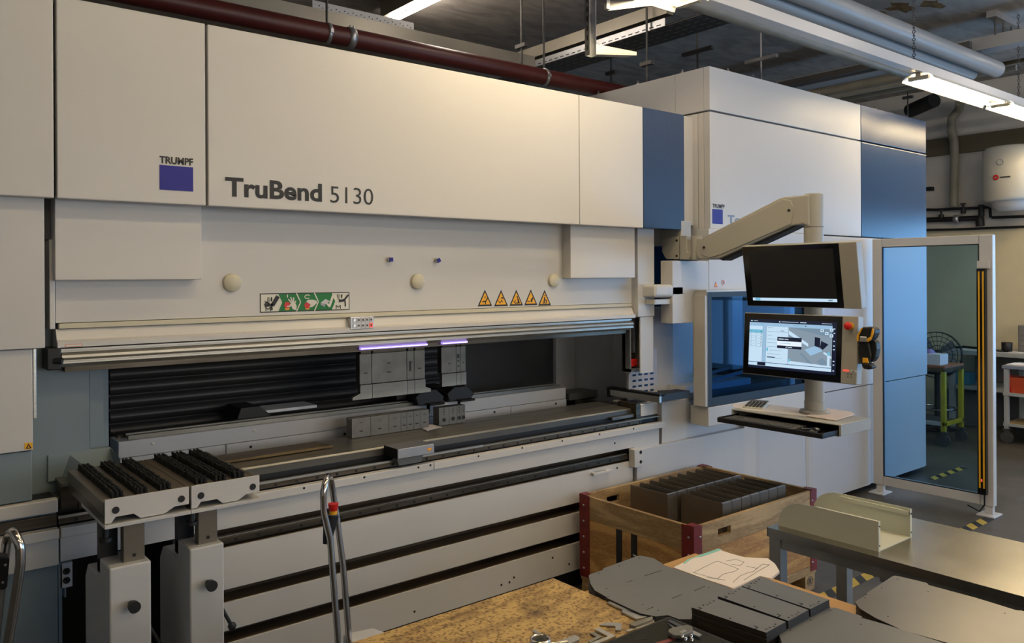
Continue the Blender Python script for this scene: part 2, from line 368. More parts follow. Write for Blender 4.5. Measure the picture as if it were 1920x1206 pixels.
# side covers over the beam
YC = 3.475
ca, cb = X(103, 450, YC), X(378, 450, YC); cz = Z(240, 525, YC)
BX(ca, cb, YC, YR+.01, cz, zb+.1, 'side_cover', PAINT, PB, .003)
cc, cd2 = X(1070, 480, YC), X(1190.5, 480, YC)
BX(cc, cd2, YC, YR+.01, Z(1130, 521.5, YC), zb+.1, 'side_cover', PAINT, PB, .003)
# cream caps
for (px, py, r) in ((434.5, 530, 17), (782, 528, 14.5), (1037, 526, 12)):
    p = PY(px, py, YR); MB().lathe(p, (0, -1, 0), [(0, .016), (.036, .016), (.040, .012), (.041, 0)], 32).build('cap', MATS['ivory_strip'], ram)
# two small swivel knobs with blue faces
for (px, py, tw) in ((729, 487, 0), (818, 488.5, .5)):
    p = PY(px, py, YR); k = MB().cyl(p, p+np.array([0, -.022, 0]), .013).m(LOGOBLUE)
    k.mats = [MATS['light_grey_paint'], LOGOBLUE]; k.mi = [0]*len(k.mi); k.cur = 1
    k.obox(p+np.array([.0, -.024, 0]), (math.cos(tw), 0, math.sin(tw)), (0, 1, 0), (-math.sin(tw), 0, math.cos(tw)), .010, .003, .010).build('mirror_knob', None, ram)
# ---- green instruction sign
def sgn(px, py): return PY(px, py, YR)
gA, gB, gC, gD = sgn(487, 550.5), sgn(655, 547.5), sgn(655, 581), sgn(487, 587)
gx0, gx1 = gA[0], gB[0]; gz1 = (gA[2]+gB[2])/2; gz0 = (gC[2]+gD[2])/2
sg = MB(); LY = [YR-.0005]
def flat(mb, m, pts, lift=1):
    mb.m(m); y = YR-.0006*lift
    mb.poly([(gx0+u*(gx1-gx0), y, gz0+v*(gz1-gz0)) for u, v in pts])
def thick(mb, m, pts, wd, lift=3, asp=5.2):
    for (u0, v0), (u1, v1) in zip(pts, pts[1:]):
        du, dv = (u1-u0)*asp, v1-v0; L = math.hypot(du, dv) or 1; nu, nv = -dv/L*wd/asp, du/L*wd
        flat(mb, m, [(u0+nu, v0+nv), (u0-nu, v0-nv), (u1-nu, v1-nv), (u1+nu, v1+nv)], lift)
def blob(mb, m, u, v, r, lift=4, asp=5.2, sq=1.):
    flat(mb, m, [(u+r/asp*math.cos(t*.5236), v+r*sq*math.sin(t*.5236)) for t in range(12)], lift)
flat(sg, INK, [(0, 0), (1, 0), (1, 1), (0, 1)], 1)
flat(sg, WHITE, [(.01, .05), (.99, .05), (.99, .95), (.01, .95)], 2)
flat(sg, GREEN, [(.195, .05), (.79, .05), (.83, .5), (.79, .95), (.195, .95), (.235, .5)], 3)
for u in (.40, .60): thick(sg, WHITE, [(u-.01, .02), (u+.035, .5), (u-.01, .98)], .03, 4)
for base, flip in ((.05, 1), (.93, -1)):
    thick(sg, INK, [(base, .36) if flip > 0 else (.875, .5), (base+.085, .40) if flip > 0 else (.945, .56)], .07, 4)
thick(sg, INK, [(.13, .36), (.19, .84)], .11, 4); thick(sg, INK, [(.12, .36), (.125, .12)], .05, 4); thick(sg, INK, [(.045, .42), (.075, .52), (.10, .44)], .03, 5); thick(sg, INK, [(.05, .58), (.08, .50)], .025, 5)
thick(sg, INK, [(.06, .08), (.06, .28), (.085, .16), (.11, .28), (.11, .08)], .02, 5)
thick(sg, INK, [(.08, .45), (.08, .78), (.095, .78), (.095, .45), (.08, .45)], .015, 5)
thick(sg, INK, [(.12, .80), (.12, .64)], .035, 5); flat(sg, INK, [(.108, .68), (.132, .68), (.12, .56)], 5)
thick(sg, INK, [(.935, .55), (.985, .84)], .05, 5); thick(sg, INK, [(.945, .52), (.95, .2)], .04, 5); thick(sg, INK, [(.87, .62), (.89, .55), (.875, .44)], .03, 5)
thick(sg, INK, [(.84, .08), (.84, .28), (.865, .16), (.89, .28), (.89, .08)], .02, 5)
thick(sg, INK, [(.855, .90), (.855, .72), (.865, .66), (.875, .72), (.875, .90)], .015, 5)
thick(sg, INK, [(.905, .66), (.905, .80)], .035, 5); flat(sg, INK, [(.893, .78), (.917, .78), (.905, .90)], 5)
# press / turn / lift pictograms
blob(sg, ORANGE, .288, .17, .14, 4, sq=.5); blob(sg, RED, .288, .36, .17, 5)
flat(sg, WHITE, [(.30, .30), (.33, .36), (.345, .14), (.385, .08), (.39, .30), (.37, .5), (.34, .52), (.325, .42)], 6)
for p in ([(.335, .46), (.30, .68)], [(.345, .5), (.325, .78)], [(.355, .5), (.357, .76)], [(.37, .46), (.38, .58)], [(.33, .32), (.285, .28)]): thick(sg, WHITE, p, .035, 6)
thick(sg, WHITE, [(.29, .92), (.29, .76)], .03, 6)
blob(sg, ORANGE, .51, .15, .13, 4, sq=.5); blob(sg, RED, .508, .32, .17, 5)
flat(sg, WHITE, [(.495, .52), (.52, .62), (.57, .62), (.615, .55), (.615, .42), (.57, .24), (.53, .2), (.545, .36)], 6)
thick(sg, WHITE, [(.51+.03*math.cos(t*.5), .78+.10*math.sin(t*.5)) for t in range(1, 12)], .022, 6)
flat(sg, MATS['sheet_steel_grey'], [(.66, .44), (.715, .64), (.77, .5), (.71, .32), (.71, .2), (.66, .32)], 5); flat(sg, MATS['pale_grey_paint'], [(.66, .44), (.715, .64), (.77, .5), (.71, .36)], 6)
flat(sg, WHITE, [(.79, .85), (.815, .78), (.77, .2), (.75, .2), (.72, .38), (.74, .42), (.755, .36)], 7)
sg.build('instruction_sign', None, ram)
# warning triangles
for i, (cx_, top) in enumerate(((909, 543), (939.3, 543.5), (967.8, 543), (995, 542.5), (1021, 543.5))):
    t = MB(); A = PY(cx_, top, YR); w_ = .062; h_ = .082
    def tri(m, s, dz, lift): t.m(m).poly([(A[0]-w_*s*.5, YR-lift, A[2]-h_+dz), (A[0]+w_*s*.5, YR-lift, A[2]-h_+dz), (A[0], YR-lift, A[2]-h_+dz+h_*s)])
    w_ = .10; h_ = .092; tri(INK, 1, 0, .0006); tri(YELL, .74, .009, .0012)
    def q(pts): t.m(INK).poly([(A[0]+u*w_, YR-.0018, A[2]-h_+v*h_) for u, v in pts])
    shapes = ([[(-.18, .3), (.05, .34), (.16, .55), (.22, .48), (.08, .28), (.06, .12), (.0, .12), (.02, .25), (-.2, .22)], [(-.02, .58), (.04, .6), (.03, .48), (-.02, .48)]],
              [[(-.22, .34), (-.1, .15), (.05, .34), (.02, .38), (-.1, .22), (-.17, .36)], [(-.05, .5), (.1, .56), (.2, .42), (.1, .46), (.02, .46)], [(.02, .4), (.14, .24), (.1, .22), (-.0, .36)]],
              [[(.02, .58), (.1, .6), (.12, .5), (.04, .48)], [(.06, .46), (.14, .46), (.26, .14), (-.12, .14), (-.1, .19), (.1, .2)], [(-.22, .3), (-.12, .15), (-.02, .36), (-.06, .36), (-.12, .22), (-.18, .32)]],
              [[(-.3, .22), (-.04, .22), (-.04, .26), (-.26, .28)], [(-.02, .34), (.16, .54), (.18, .4), (.1, .3), (.12, .2), (.0, .2)]],
              [[(-.04, .55), (.04, .52), (-.02, .14), (-.12, .12)], [(.04, .42), (.2, .3), (.1, .12), (.04, .14), (.12, .28), (.04, .34)], [(-.08, .66), (.06, .66), (.1, .58), (.0, .62)]])[i]
    for s_ in shapes: q(s_)
    t.build('warning_triangle', None, ram)
# small red-outlined sticker and push-button box on the lip
p = PY(121, 651, YR-.03)
t = MB().m(REDDIM).box(p[0], p[0]+.06, p[1]-.0085, p[1]-.008, p[2], p[2]+.011).m(WHITE).box(p[0]+.003, p[0]+.057, p[1]-.009, p[1]-.0085, p[2]+.002, p[2]+.009); t.build('sticker', None, ram)
A, B_ = PY(657, 596, YR-.04), PY(701, 616.5, YR-.04)
t = MB().m(GALV).box(A[0], B_[0], YR-.04, YR, B_[2]+.0, A[2]+.004)
kw = (B_[0]-A[0]); kh = A[2]-B_[2]+.004
kb = t.build('button_box', None, ram, .003)
for i in range(5):
    for j in range(2):
        t = MB().m(MATS['pale_grey_paint'] if (i, j) != (4, 0) else LEDR); u = A[0]+kw*(.10+.175*i); v = B_[2]+kh*(.10+.44*j)
        t.box(u, u+kw*.15, YR-.0425, YR-.04, v, v+kh*.38)
        t.m(SC_WHITE if i == 0 else INK).box(u+kw*.045, u+kw*.10, YR-.0432, YR-.0425, v+kh*.12, v+kh*.27).build('button', None, kb)
# ---- left guide strip & lighter guard edge beside the beam
gx = X(90, 530, YR+.0); BX(gx, rx0-.006, YR-.03, YR+.2, Z(95, 617, YR), Z(95, 450, YR), 'guide_plate', PAINT, PB, .003)
BX(X(92, 400, YR)+.002, rx0-.004, YR+.03, YR+.2, Z(95, 448, YR), zb+.05, 'guide_channel', GALV, PB, 0)
BX(rx1+.004, X(1190, 530, YR), YR-.0, YR+.2, Z(1187, 575, YR), zb+.05, 'guide_plate', PAINT, PB, .003)
# right guard post with the red receiver
gx0r, gx1r = X(1196, 500, 3.50), X(1227, 500, 3.50)
zg = Z(1210, 594, 3.50)
BX(gx0r, gx1r, 3.50, 3.62, zg, zb+.05, 'guard_post', PAINT2, PB, .004)
sm = BX(X(1202, 650, 3.50), X(1226.5, 650, 3.50), 3.505, 3.518, Z(1214, 700, 3.50), zg, 'guard_post', PAINT2, PB, .004)
q0, q1 = X(1181, 650, 3.56), X(1201.5, 650, 3.56); zq0, zq1 = Z(1190, 697, 3.56), Z(1190, 597, 3.56)
t = MB().m(DARKST).box(q0, q1, 3.60, 3.63, zq0, zq1).m(GALV).box(q0, q0+.012, 3.56, 3.62, zq0, zq1).box(q1-.012, q1, 3.56, 3.62, zq0, zq1).box(q0, q1, 3.56, 3.62, zq0-.01, zq0+.02).m(ALU).box((q0+q1)/2-.01, (q0+q1)/2+.016, 3.575, 3.60, zq0+.12, zq1)
rc = t.build('guard_rail', None, PB)
MB().box(q0+.016, q1-.014, 3.572, 3.60, zq0+.03, Z(1190, 674, 3.56)).build('laser_receiver', RED, rc, .008)
# left covers
YL = 3.45
lpx = X(84, 560, YL)
BX(-.6, lpx, YL, YL+.05, Z(40, 655, YL), zb+.03, 'left_cover', MATS['light_grey_paint'], PB, .003)
lq = X(61.5, 750, YL+.02); zlq = Z(30, 848, YL+.02)
BX(-.6, lq, YL+.02, YL+.06, zlq, Z(30, 655, YL)-.004, 'left_cover', PAINT, PB, .003)
BX(lq+.002, X(68, 720, YL+.03), YL+.025, YL+.06, Z(65, 787, YL), Z(40, 656, YL), 'cover_edge', ALU, PB, .002)
zlb = Z(30, 943, YL+.03)
BX(-.6, lq-.002, YL+.03, YL+.07, zlb, zlq-.004, 'left_cover', FRAMEGREY, PB, .003)
p = PY(53.5, 836.5, YL+.02); MB().m(YELL).box(p[0]-.013, p[0]+.013, p[1]-.001, p[1], p[2]-.012, p[2]+.012).m(INK).poly([(p[0]-.010, p[1]-.0015, p[2]-.009), (p[0]+.010, p[1]-.0015, p[2]-.009), (p[0], p[1]-.0015, p[2]+.010)]).m(YELL).poly([(p[0]-.004, p[1]-.002, p[2]-.006), (p[0]+.004, p[1]-.002, p[2]-.006), (p[0], p[1]-.002, p[2]+.003)]).build('warning_sticker', None, PB)
# side-frame wall, inner frame
BX(lq+.004, X(168, 800, 3.62), 3.62, 3.68, .95, 1.75, 'side_wall', FRAMEGREY, PB, .002)
BX(X(168, 800, 3.62)+.008, X(168, 800, 3.62)+.06, 3.66, 4.3, .9, 1.75, 'frame_plate', FRAMEGREY, PB, .002)
fx0, fx1 = X(176, 780, 3.75), X(204, 780, 3.75)
BX(fx0, fx1, 3.75, 4.42, .9, 1.75, 'frame_plate', FRAMEGREY, PB, .003)
# hatch plate on side wall + bracket block
BX(X(90, 880, 3.61), X(133, 880, 3.61), 3.612, 3.62, Z(110, 902, 3.61), Z(110, 852, 3.61), 'hatch_plate', FRAMEGREY, PB, .002)
bx = X(131, 860, 3.56)
MB().prism([(bx, 3.62, Z(131, 850, 3.6)), (bx+.16, 3.62, Z(131, 850, 3.6)), (bx+.16, 3.46, Z(131, 870, 3.5)), (bx+.16, 3.46, 1.0), (bx-.05, 3.62, 1.0)][:5], (0, .04, 0)).build('table_bracket', FRAMEGREY, PB, .003)
# ---- bellows (back curtain)
YB = 4.40
bx0, bx1 = X(204, 740, YB), X(868, 740, YB)
pr = []; zz = .98; step = .0705
while zz < 1.72:
    for k in range(10):
        u = k/10; pr.append((YB-.030*math.sin(math.pi*u)**.6+.0*u, zz+u*(step-.006)))
    pr.append((YB+.006, zz+step-.006)); pr.append((YB+.006, zz+step-.001)); zz += step
bm = MB(); n = len(pr); bm.smooth = True
bm.add([(x, y, z) for x in (bx0, bx1) for y, z in pr], [(i, n+i, n+i+1, i+1) for i in range(n-1)])
bm.build('bellows', BELLOWS, PB)
dark = mat('rear_panel_dark', (.035, .035, .038), .55)
BX(bx1, X(1034, 700, YB), YB-.02, YB+.03, .95, 1.75, 'rear_panel', dark, PB, 0)
xr = X(1034, 700, YB)
BX(xr, X(1076, 680, YB-.04), YB-.05, YB+.03, .95, 1.75, 'rear_panel', PAINT2, PB, .002)
BX(X(1077, 680, YB-.04), 4.14, YB-.04, YB+.03, .95, 1.75, 'rear_panel', PAINT2, PB, .002)
BX(4.12, 4.17, 3.96, YB-.04, .95, 1.75, 'frame_plate', PAINT2, PB, .003)
BX(4.11, 4.16, 3.70, 3.952, .80, 1.75, 'frame_plate', PAINT2, PB, .003)
BX(bx0-.4, 4.2, YB+.04, YB+.1, .1, 1.9, 'rear_wall', GAP, PB, 0)
BX(bx0, 4.2, YB-.3, YB+.04, 1.72, 1.74, 'inner_ceiling', GAP, PB, 0)
# ---- back gauge beam
YG = 4.0
ga, gb = X(222, 845, YG), X(1061, 740, YG); gz = (Z(222, 829, YG)+Z(1061, 727, YG))/2; gsx = X(1007, 770, YG)
gm = X(423, 840, YG); gm2 = X(957, 765, YG)
bgm = BX(ga, gb, YG, YG+.16, gz-.075, gz, 'back_gauge_beam', PAINT2, PB, .003)
for a, b in ((ga, gm-.002), (gm+.002, gm2-.002), (gm2+.002, gb)): BX(a, b, YG-.006, YG+.15, gz-.16, gz-.0765, 'beam_cover', PAINT2, bgm, .003)
mb = MB(); mb.box(ga+.05, gb-.02, YG+.03, YG+.05, gz, gz+.018).box(ga+.05, gb-.02, YG+.075, YG+.10, gz, gz+.022).build('linear_rail', STEEL, bgm)
MB().box(ga+.02, gb-.02, YG+.10, YG+.14, gz, gz+.012).build('rail_cover', DARKST, bgm)
mb = MB()
for px, py in ((286, 832), (477, 808), (662, 786), (922, 748), (1031, 736)): mb.lathe(PY(px, py, YG), (0, -1, 0), [(0, .004), (.007, .003), (.009, 0)], 14)
mb.build('cap', WHITE, bgm)
mb = MB(); screws(mb, [PY(470, 838, YG-.006), PY(646, 814, YG-.006), PY(927, 773, YG-.006), PY(1042, 757, YG-.006)], r=.007, h=.003); mb.build('screw', SCRW, bgm)
# comb block on the gauge beam
A = PY(455, 785, 4.1)
cbk = MB().m(BLACK).prism([(A[0]-.02, 4.12, gz+.02), (A[0]+.16, 4.12, gz+.02), (A[0]+.10, 4.12, gz+.075), (A[0], 4.12, gz+.075)], (0, .2, 0))
cbk.m(GALV)
for k in range(9): cbk.box(A[0]+.13, A[0]+.42, 4.12+.02*k, 4.132+.02*k, gz+.035, gz+.05)
cbk.build('gauge_carriage', None, PB)
# gauge fingers
for px, s in ((790, 1), (848, 1)):
    A = PY(px, 742, 4.02)
    f_ = MB().m(BLACK).box(A[0]-.03, A[0]+.09, 4.0, 4.35, 1.115, 1.165).prism([(A[0]-.05, 3.97, 1.10), (A[0]+.10, 3.97, 1.10), (A[0]+.13, 3.97, 1.135), (A[0]+.07, 3.97, 1.185), (A[0]-.02, 3.97, 1.185), (A[0]-.07, 3.97, 1.15)], (0, .14, 0)).m(SCRW).box(A[0]-.0, A[0]+.10, 3.92, 3.98, 1.10, 1.112)
    f_.box(A[0]+.02, A[0]+.05, 4.0, 4.1, 1.04, 1.11)
    f_.build('gauge_finger', None, PB, .004)
MB().m(BLACK).box(X(740, 745, 4.1), X(792, 745, 4.1), 4.08, 4.30, 1.125, 1.16).build('gauge_finger', None, PB, .006)
# rear motor bracket right of the gauge beam
A = PY(1062, 755, 4.15); MB().m(DARKGREY).box(A[0], A[0]+.30, 4.12, 4.3, .98, Z(1080, 737, 4.12)).m(BLACK).cyl((A[0]+.30, 4.2, 1.05), (A[0]+.55, 4.1, 1.02), .04).build('gauge_drive', None, PB, .004)
# ---- lower beam and table
tx0, tx1 = X(112, 1000, 3.45), X(1186, 800, 3.55)
TBX = tx0
lb = MB()
lb.prism([(tx0, 3.55, .80), (tx0, 3.55, .957), (tx0, 3.545, .957), (tx0, 3.545, .99), (tx0, 3.55, .998), (tx0, 3.86, 1.004), (tx0, 3.86, .80)], (tx1-tx0, 0, 0))
tbl = lb.build('table_beam', STEEL, PB, .001)
MB().box(tx0, tx1, 3.541, 3.5445, .958, .989).build('table_face', mat('dark_face_steel', (.14, .13, .115), .42, .7, noise=.2, nscale=5, stretch=(.5, 4, 4)), tbl)
MB().box(tx0, tx1, 3.547, 3.5495, .80, .957).build('table_recess', BLACK, tbl)
MB().m(DARKST).box(tx1-.02, tx1+.02, 3.50, 3.66, .93, 1.03).m(TOOLST).box(tx1-.22, tx1-.02, 3.515, 3.535, .945, .965).box(tx1-.10, tx1+.01, 3.51, 3.535, .90, .935).build('table_end_stop', None, tbl, .002)
# oily plate on the left of the table
c_ = [PZ(395, 862, 1.004), PZ(602, 825, 1.004), PZ(620, 832, 1.004), PZ(616, 838, 1.004), PZ(445, 862, 1.004), PZ(420, 864, 1.004)]
xa, xb = X(385, 860, 3.7), X(621, 835, 3.68)
plt = tagt(MB().prism([(xa, 3.66, 1.005), (xb-.0, 3.66, 1.005), (xb-.03, 3.80, 1.005), (xa, 3.80, 1.005)], (0, 0, .012)).build('die_plate', OILBR, None, .001), 'oily brown steel strip lying on the machine table beside the brush table', 'steel strip')
# front rail with bolts, bright bar, black bellows slot
rl = MB().box(tx0, tx1+.0, 3.475, 3.50, .908, .930).build('guide_rail', DARKST, PB, .002)
MB().box(tx0, X(905, 840, 3.48), 3.474, 3.49, .931, .941).build('rail_edge', ALU, rl)
MB().box(X(905, 840, 3.48), tx1+.35, 3.477, 3.50, .931, .937).build('rail_edge', STEEL, rl)
mb = MB(); xx = tx0+.06
while xx < tx1: mb.cyl((xx, 3.4755, .919), (xx, 3.473, .919), .0065, seg=10); xx += .10
mb.build('bolt', GAP, rl)
MB().box(tx0, tx1+.3, 3.50, 3.545, .80, .905).build('slot_base', BLACK, PB)
# white strip with screws
sp_ = X(813, 870, 3.43); stx1 = X(1246, 795, 3.43)
for a, b in ((tx0, sp_-.001), (sp_+.001, stx1)):
    st = BX(a, b, 3.425, 3.462, .868, .907, 'front_strip', PAINT, PB, .004)
mb = MB(); screws(mb, [PY(px, py, 3.425) for px, py in ((446, 938), (570, 915.5), (683, 895), (784.5, 876.5), (807, 872.5), (897, 855.5), (979, 840), (1054, 827), (1124, 814.5), (1188, 804))], r=.0055, h=.002); mb.build('screw', SCRW, PB)
# ---- apron plates and slots
YA = 3.45; ax1 = X(1186.5, 860, YA); ax2 = X(1237, 850, YA)
axs = X(330, 1080, YA)
BX(tx0+.002, ax1, YA, YA+.012, .774, .866, 'apron_plate', PAINT, PB, .001)
for z0, z1 in ((.514, .692), (.337, .457), (.122, .281)): BX(axs, ax1, YA, YA+.012, z0, z1, 'apron_plate', PAINT, PB, .001)
BX(axs-.01, ax1, YA+.11, YA+.13, .1, .87, 'apron_back', SLOT, PB, 0)
for z0, z1 in ((.692, .774), (.457, .514), (.281, .337)):
    MB().box(axs, ax1, YA+.012, YA+.11, z0-.02, z0+.002).box(axs, ax1, YA+.012, YA+.11, z1-.002, z1+.02).build('slot_liner', SLOT, PB)
BX(axs-.01, ax1, YA+.06, YA+.10, 0, .12, 'plinth', GAP, PB, 0)
lr = MB().box(axs, ax1-.03, YA+.005, YA+.035, .706, .735).build('lower_guide_rail', DARKST, PB, .002)
MB().box(axs, ax1-.05, YA+.005, YA+.03, .737, .742).build('rail_edge', STEEL, lr)
mb = MB(); xx = axs+.05
while xx < ax1-.06: mb.cyl((xx, YA+.005, .719), (xx, YA+.002, .719), .0065, seg=10); xx += .10
mb.build('bolt', GAP, lr)
for i, (px, py) in enumerate(((1018, 1045), (963, 1079))): pass
mb = MB(); screws(mb, [PY(963.5, 1083, YA), PY(955, 1092, YA), PY(940, 1097, YA), PY(777, 1147, YA), PY(1036, 1046, YA), PY(1067, 1058, YA), PY(1152.5, 831, YA), PY(1157, 877.5, YA)], r=.006); mb.build('screw', SCRW, PB)
# rail end block and white handle
A = PY(1181, 845, YA-.01); BX(A[0], A[0]+.075, YA-.05, YA, .66, .772, 'rail_end_block', PAINT, PB, .004)
mb = MB(); screws(mb, [(A[0]+.055, YA-.05, .75), (A[0]+.055, YA-.05, .69)], r=.011, h=.002); mb.build('bolt', GAP, PB)
h0, h1 = PY(1113, 890, YA-.03), PY(1148, 882, YA-.03)
MB().box(h0[0], h1[0], YA-.034, YA-.02, h0[2]-.008, h0[2]+.008).box(h0[0]+.01, h0[0]+.03, YA-.03, YA, h0[2]-.006, h0[2]+.006).box(h1[0]-.03, h1[0]-.01, YA-.03, YA, h0[2]-.006, h0[2]+.006).build('handle', PAINT, PB, .003)
# right end of the table: white boxes
BX(ax1+.004, ax2, YA+.004, YA+.02, .755, .866, 'apron_plate', PAINT, PB, .001)
w0 = X(1180, 790, 3.50); w1 = X(1237, 780, 3.50)
tbx = MB().box(tx1+.025, w1, 3.50, 3.52, .945, 1.012).box(tx1+.025, w1, 3.50, 3.75, 1.012, 1.022).box(w1-.01, w1, 3.50, 3.75, .87, 1.012).box(tx1+.02, w1, 3.50, 3.52, .87, .90).build('end_housing', PAINT, PB, .002)
BX(tx1+.02, w1-.012, 3.503, 3.518, .90, .945, 'housing_slot', BLACK, PB, 0)
MB().box(tx1+.06, w1-.05, 3.56, 3.72, 1.022, 1.026).build('rubber_mat', BLACK, tbx)
# ---- left extension of the machine (left of x=110 px)
lx = tx0-.004
BX(-.6, lx, YA, YA+.03, Z(60, 1120, YA)+.10, .866, 'left_apron_plate', PAINT, PB, .002)
BX(-.6, lx, YA+.02, YA+.05, .0, Z(60, 1120, YA)+.098, 'left_apron_plate', FRAMEGREY, PB, .002)
BX(-.6, lx, YA-.02, YA+.02, .868, .905, 'left_strip', PAINT, PB, .003)
BX(-.6, lx, YA+.03, YA+.06, .905, .948, 'left_rail', DARKST, PB, .002)
BX(-.6, lx, YA+.005, YA+.05, .962, 1.012, 'left_strip', PAINT, PB, .004)
BX(-.6, lx, YA+.05, YA+.10, .86, 1.0, 'left_base', FRAMEGREY, PB, 0)
BX(-.6, lx, YA+.08, YA+.2, 1.0, 1.005, 'left_gutter', BLACK, PB, 0)
# dark steel end block at the start of the table
A = X(114, 930, 3.50)
MB().m(DARKST).box(A, A+.16, 3.50, 3.60, .955, 1.045).m(TOOLST).box(A+.0, A+.20, 3.495, 3.62, 1.045, 1.06).m(DARKST).box(A+.06, A+.28, 3.49, 3.53, .95, 1.0).build('table_end_block', None, PB, .002)
# dark cavity behind the support columns
cz1 = .774
BX(tx0-.002, tx0+.01, YA+.02, YA+.5, 0, .86, 'cavity_wall', FRAMEGREY, PB, 0)
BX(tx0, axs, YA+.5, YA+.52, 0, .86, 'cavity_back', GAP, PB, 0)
BX(tx0+.01, axs, YA+.02, YA+.5, .0, .02, 'cavity_floor', OILBR, PB, 0)
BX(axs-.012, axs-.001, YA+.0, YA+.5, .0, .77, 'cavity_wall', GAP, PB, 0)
A = PY(109, 1057, YA+.03); B_ = PY(135, 1098, YA+.03)
t = MB().m(PAINT).box(A[0]+.005, B_[0], YA+.02, YA+.08, B_[2], A[2]).m(GALV).box(A[0]+.02, B_[0]-.02, YA+.03, YA+.07, B_[2]-.04, B_[2]).m(SCRW)
for z in (A[2]-.032, B_[2]+.028): t.ring(((A[0]+B_[0])/2+.003, YA+.018, z), (0, 1, 0), .010, .003); t.cyl(((A[0]+B_[0])/2+.003, YA+.02, z), ((A[0]+B_[0])/2+.003, YA+.016, z), .006)
t.build('stop_block', None, PB, .003)
# ---- LED strips above the punches
YP = 3.80
for a, b in ((676, 800), (829, 875)):
    A, B_ = PY(a, 652 if a < 700 else 641, YR+.0), PY(b, 644 if a < 700 else 638, YR+.0)
    MB().box(A[0], B_[0], YR-.008, YR+.012, ZL-.090, ZL-.0785).build('tool_light', LEDV, PB)
    MB().box(A[0], B_[0], YR-.009, YR-.008, ZL-.0865, ZL-.0835).build('tool_light', LEDW, PB)
MB().box(rx0+.2, rx1-.2, 3.78, 3.83, ZL-.085, ZL-.0755).build('inner_fill_light', INFILL, PB)  # glowing strip added out of sight to brighten the machine interior
PB_END = True

# ================================================================ bending tools
def punch(xa, xb, ztop, zmid, zbot, horn=0, marks=(), label='', group=None):
    o = thing('punch_segment', ((xa+xb)/2, YP, zbot), label, 'bending tool', group)
    xa += .0008; xb -= .0008
    MB().box(xa, xb, YP-.012, YP+.03, zmid, ztop).build('punch_body', TOOLST, o, .002)
    MB().prism([(xa-(horn if horn < 0 else 0)*0, YP-.030, zmid-.006)]*0 or [(xa, YP-.018, zmid-.002), (xb, YP-.018, zmid-.002), (xb, YP-.018, zmid-.045), (xb+(.035 if horn > 0 else 0), YP-.018, zbot+.018), (xb+(.035 if horn > 0 else 0), YP-.018, zbot), (xa-(.045 if horn < 0 else 0), YP-.018, zbot), (xa-(.045 if horn < 0 else 0), YP-.018, zbot+.014), (xa, YP-.018, zmid-.045)], (0, .028, 0)).build('punch_tip', MATS['brushed_aluminium'] if 0 else STEEL, o, .001)
    BX(xa+.004, xb-.004, YP-.016, YP+.02, ztop, ztop+.03, 'punch_tang', DARKST, o, .002)
    if marks:
        m_ = MB()
        for u, v, w_, h_ in marks: m_.box(xa+u*(xb-xa)-w_/2, xa+u*(xb-xa)+w_/2, YP-.0127, YP-.012, zmid+v*(ztop-zmid), zmid+v*(ztop-zmid)+h_)
        m_.build('engraving', INK, o)
    return o
zT = Z(735, 660, YP-.012); zM = Z(735, 716, YP-.012); zB = Z(735, 743, YP-.018)
sx = [X(px, 690, YP-.012) for px in (674, 697, 763, 776.5, 797)]
mk = (((.5, .35, .022, .006),), ((.48, .32, .026, .006), (.48, .62, .022, .005)), ((.5, .6, .02, .006), (.45, .3, .012, .05)), ((.5, .35, .022, .006),))
lab = ('steel punch segment with a flared left horn, leftmost of the wide punch row', 'widest plain steel punch segment in the left punch row', 'narrow steel punch segment right of the widest one in the left row', 'steel punch segment with flared right horn ending the left punch row')
for i in range(4): punch(sx[i], sx[i+1], zT, zM, zB, (-1, 0, 0, 1)[i], mk[i], lab[i], 'steel punches clamped under the upper beam')
sx = [X(px, 690, YP-.012) for px in (827.5, 855.5, 863, 873.5)]
zM2 = Z(850, 699, YP-.012); zB2 = Z(850, 723.5, YP-.018); zT2 = Z(850, 650, YP-.012)
lab = ('broad steel punch segment, left one of the small right punch group', 'very narrow punch segment with black spots, middle of the small right group', 'narrow steel punch segment at right end of the small right group')
mk = (((.55, .35, .02, .005),), ((.5, .55, .014, .022), (.5, .4, .010, .01), (.5, .2, .010, .01)), ((.5, .35, .012, .005),))
for i in range(3): punch(sx[i], sx[i+1], zT2, zM2, zB2, 0, mk[i], lab[i], 'steel punches clamped under the upper beam')
# die segments
YD = 3.80
sx = [X(px, 800, YD) for px in (659.5, 695, 729, 752, 763, 776, 788, 804.5)]
zd = (Z(660, 787, YD)+Z(800, 767, YD))/2
lab = ['steel die segment with bright cut end at far left of the low die row', 'second steel die segment from the left in the low die row', 'third steel die segment from the left in the low die row', 'narrow fourth die segment from the left in the low die row', 'narrow fifth die segment from the left in the low die row', 'narrow sixth die segment from the left in the low die row', 'last steel die segment, right end of the low die row above the paper scrap']
for i in range(7):
    o = thing('die_segment', ((sx[i]+sx[i+1])/2, YD, 1.004), lab[i], 'bending tool', 'steel dies standing on the machine table')
    a, b = sx[i]+.0006, sx[i+1]-.0006
    MB().prism([(a, YD, 1.005), (a, YD+.06, 1.005), (a, YD+.06, zd), (a, YD+.036, zd), (a, YD+.03, zd-.012), (a, YD+.024, zd), (a, YD, zd)], (b-a, 0, 0)).build('die_body', TOOLST, o, .001)
    MB().m(INK).box((a+b)/2-.010, (a+b)/2+.010, YD-.0008, YD, 1.034, 1.040).box((a+b)/2-.006, (a+b)/2+.006, YD-.0008, YD, 1.08, 1.083).build('engraving', None, o)
sx = [X(px, 780, YD) for px in (823, 842, 857, 865, 872.5)]
zd2 = (Z(826, 765, YD)+Z(872, 759, YD))/2
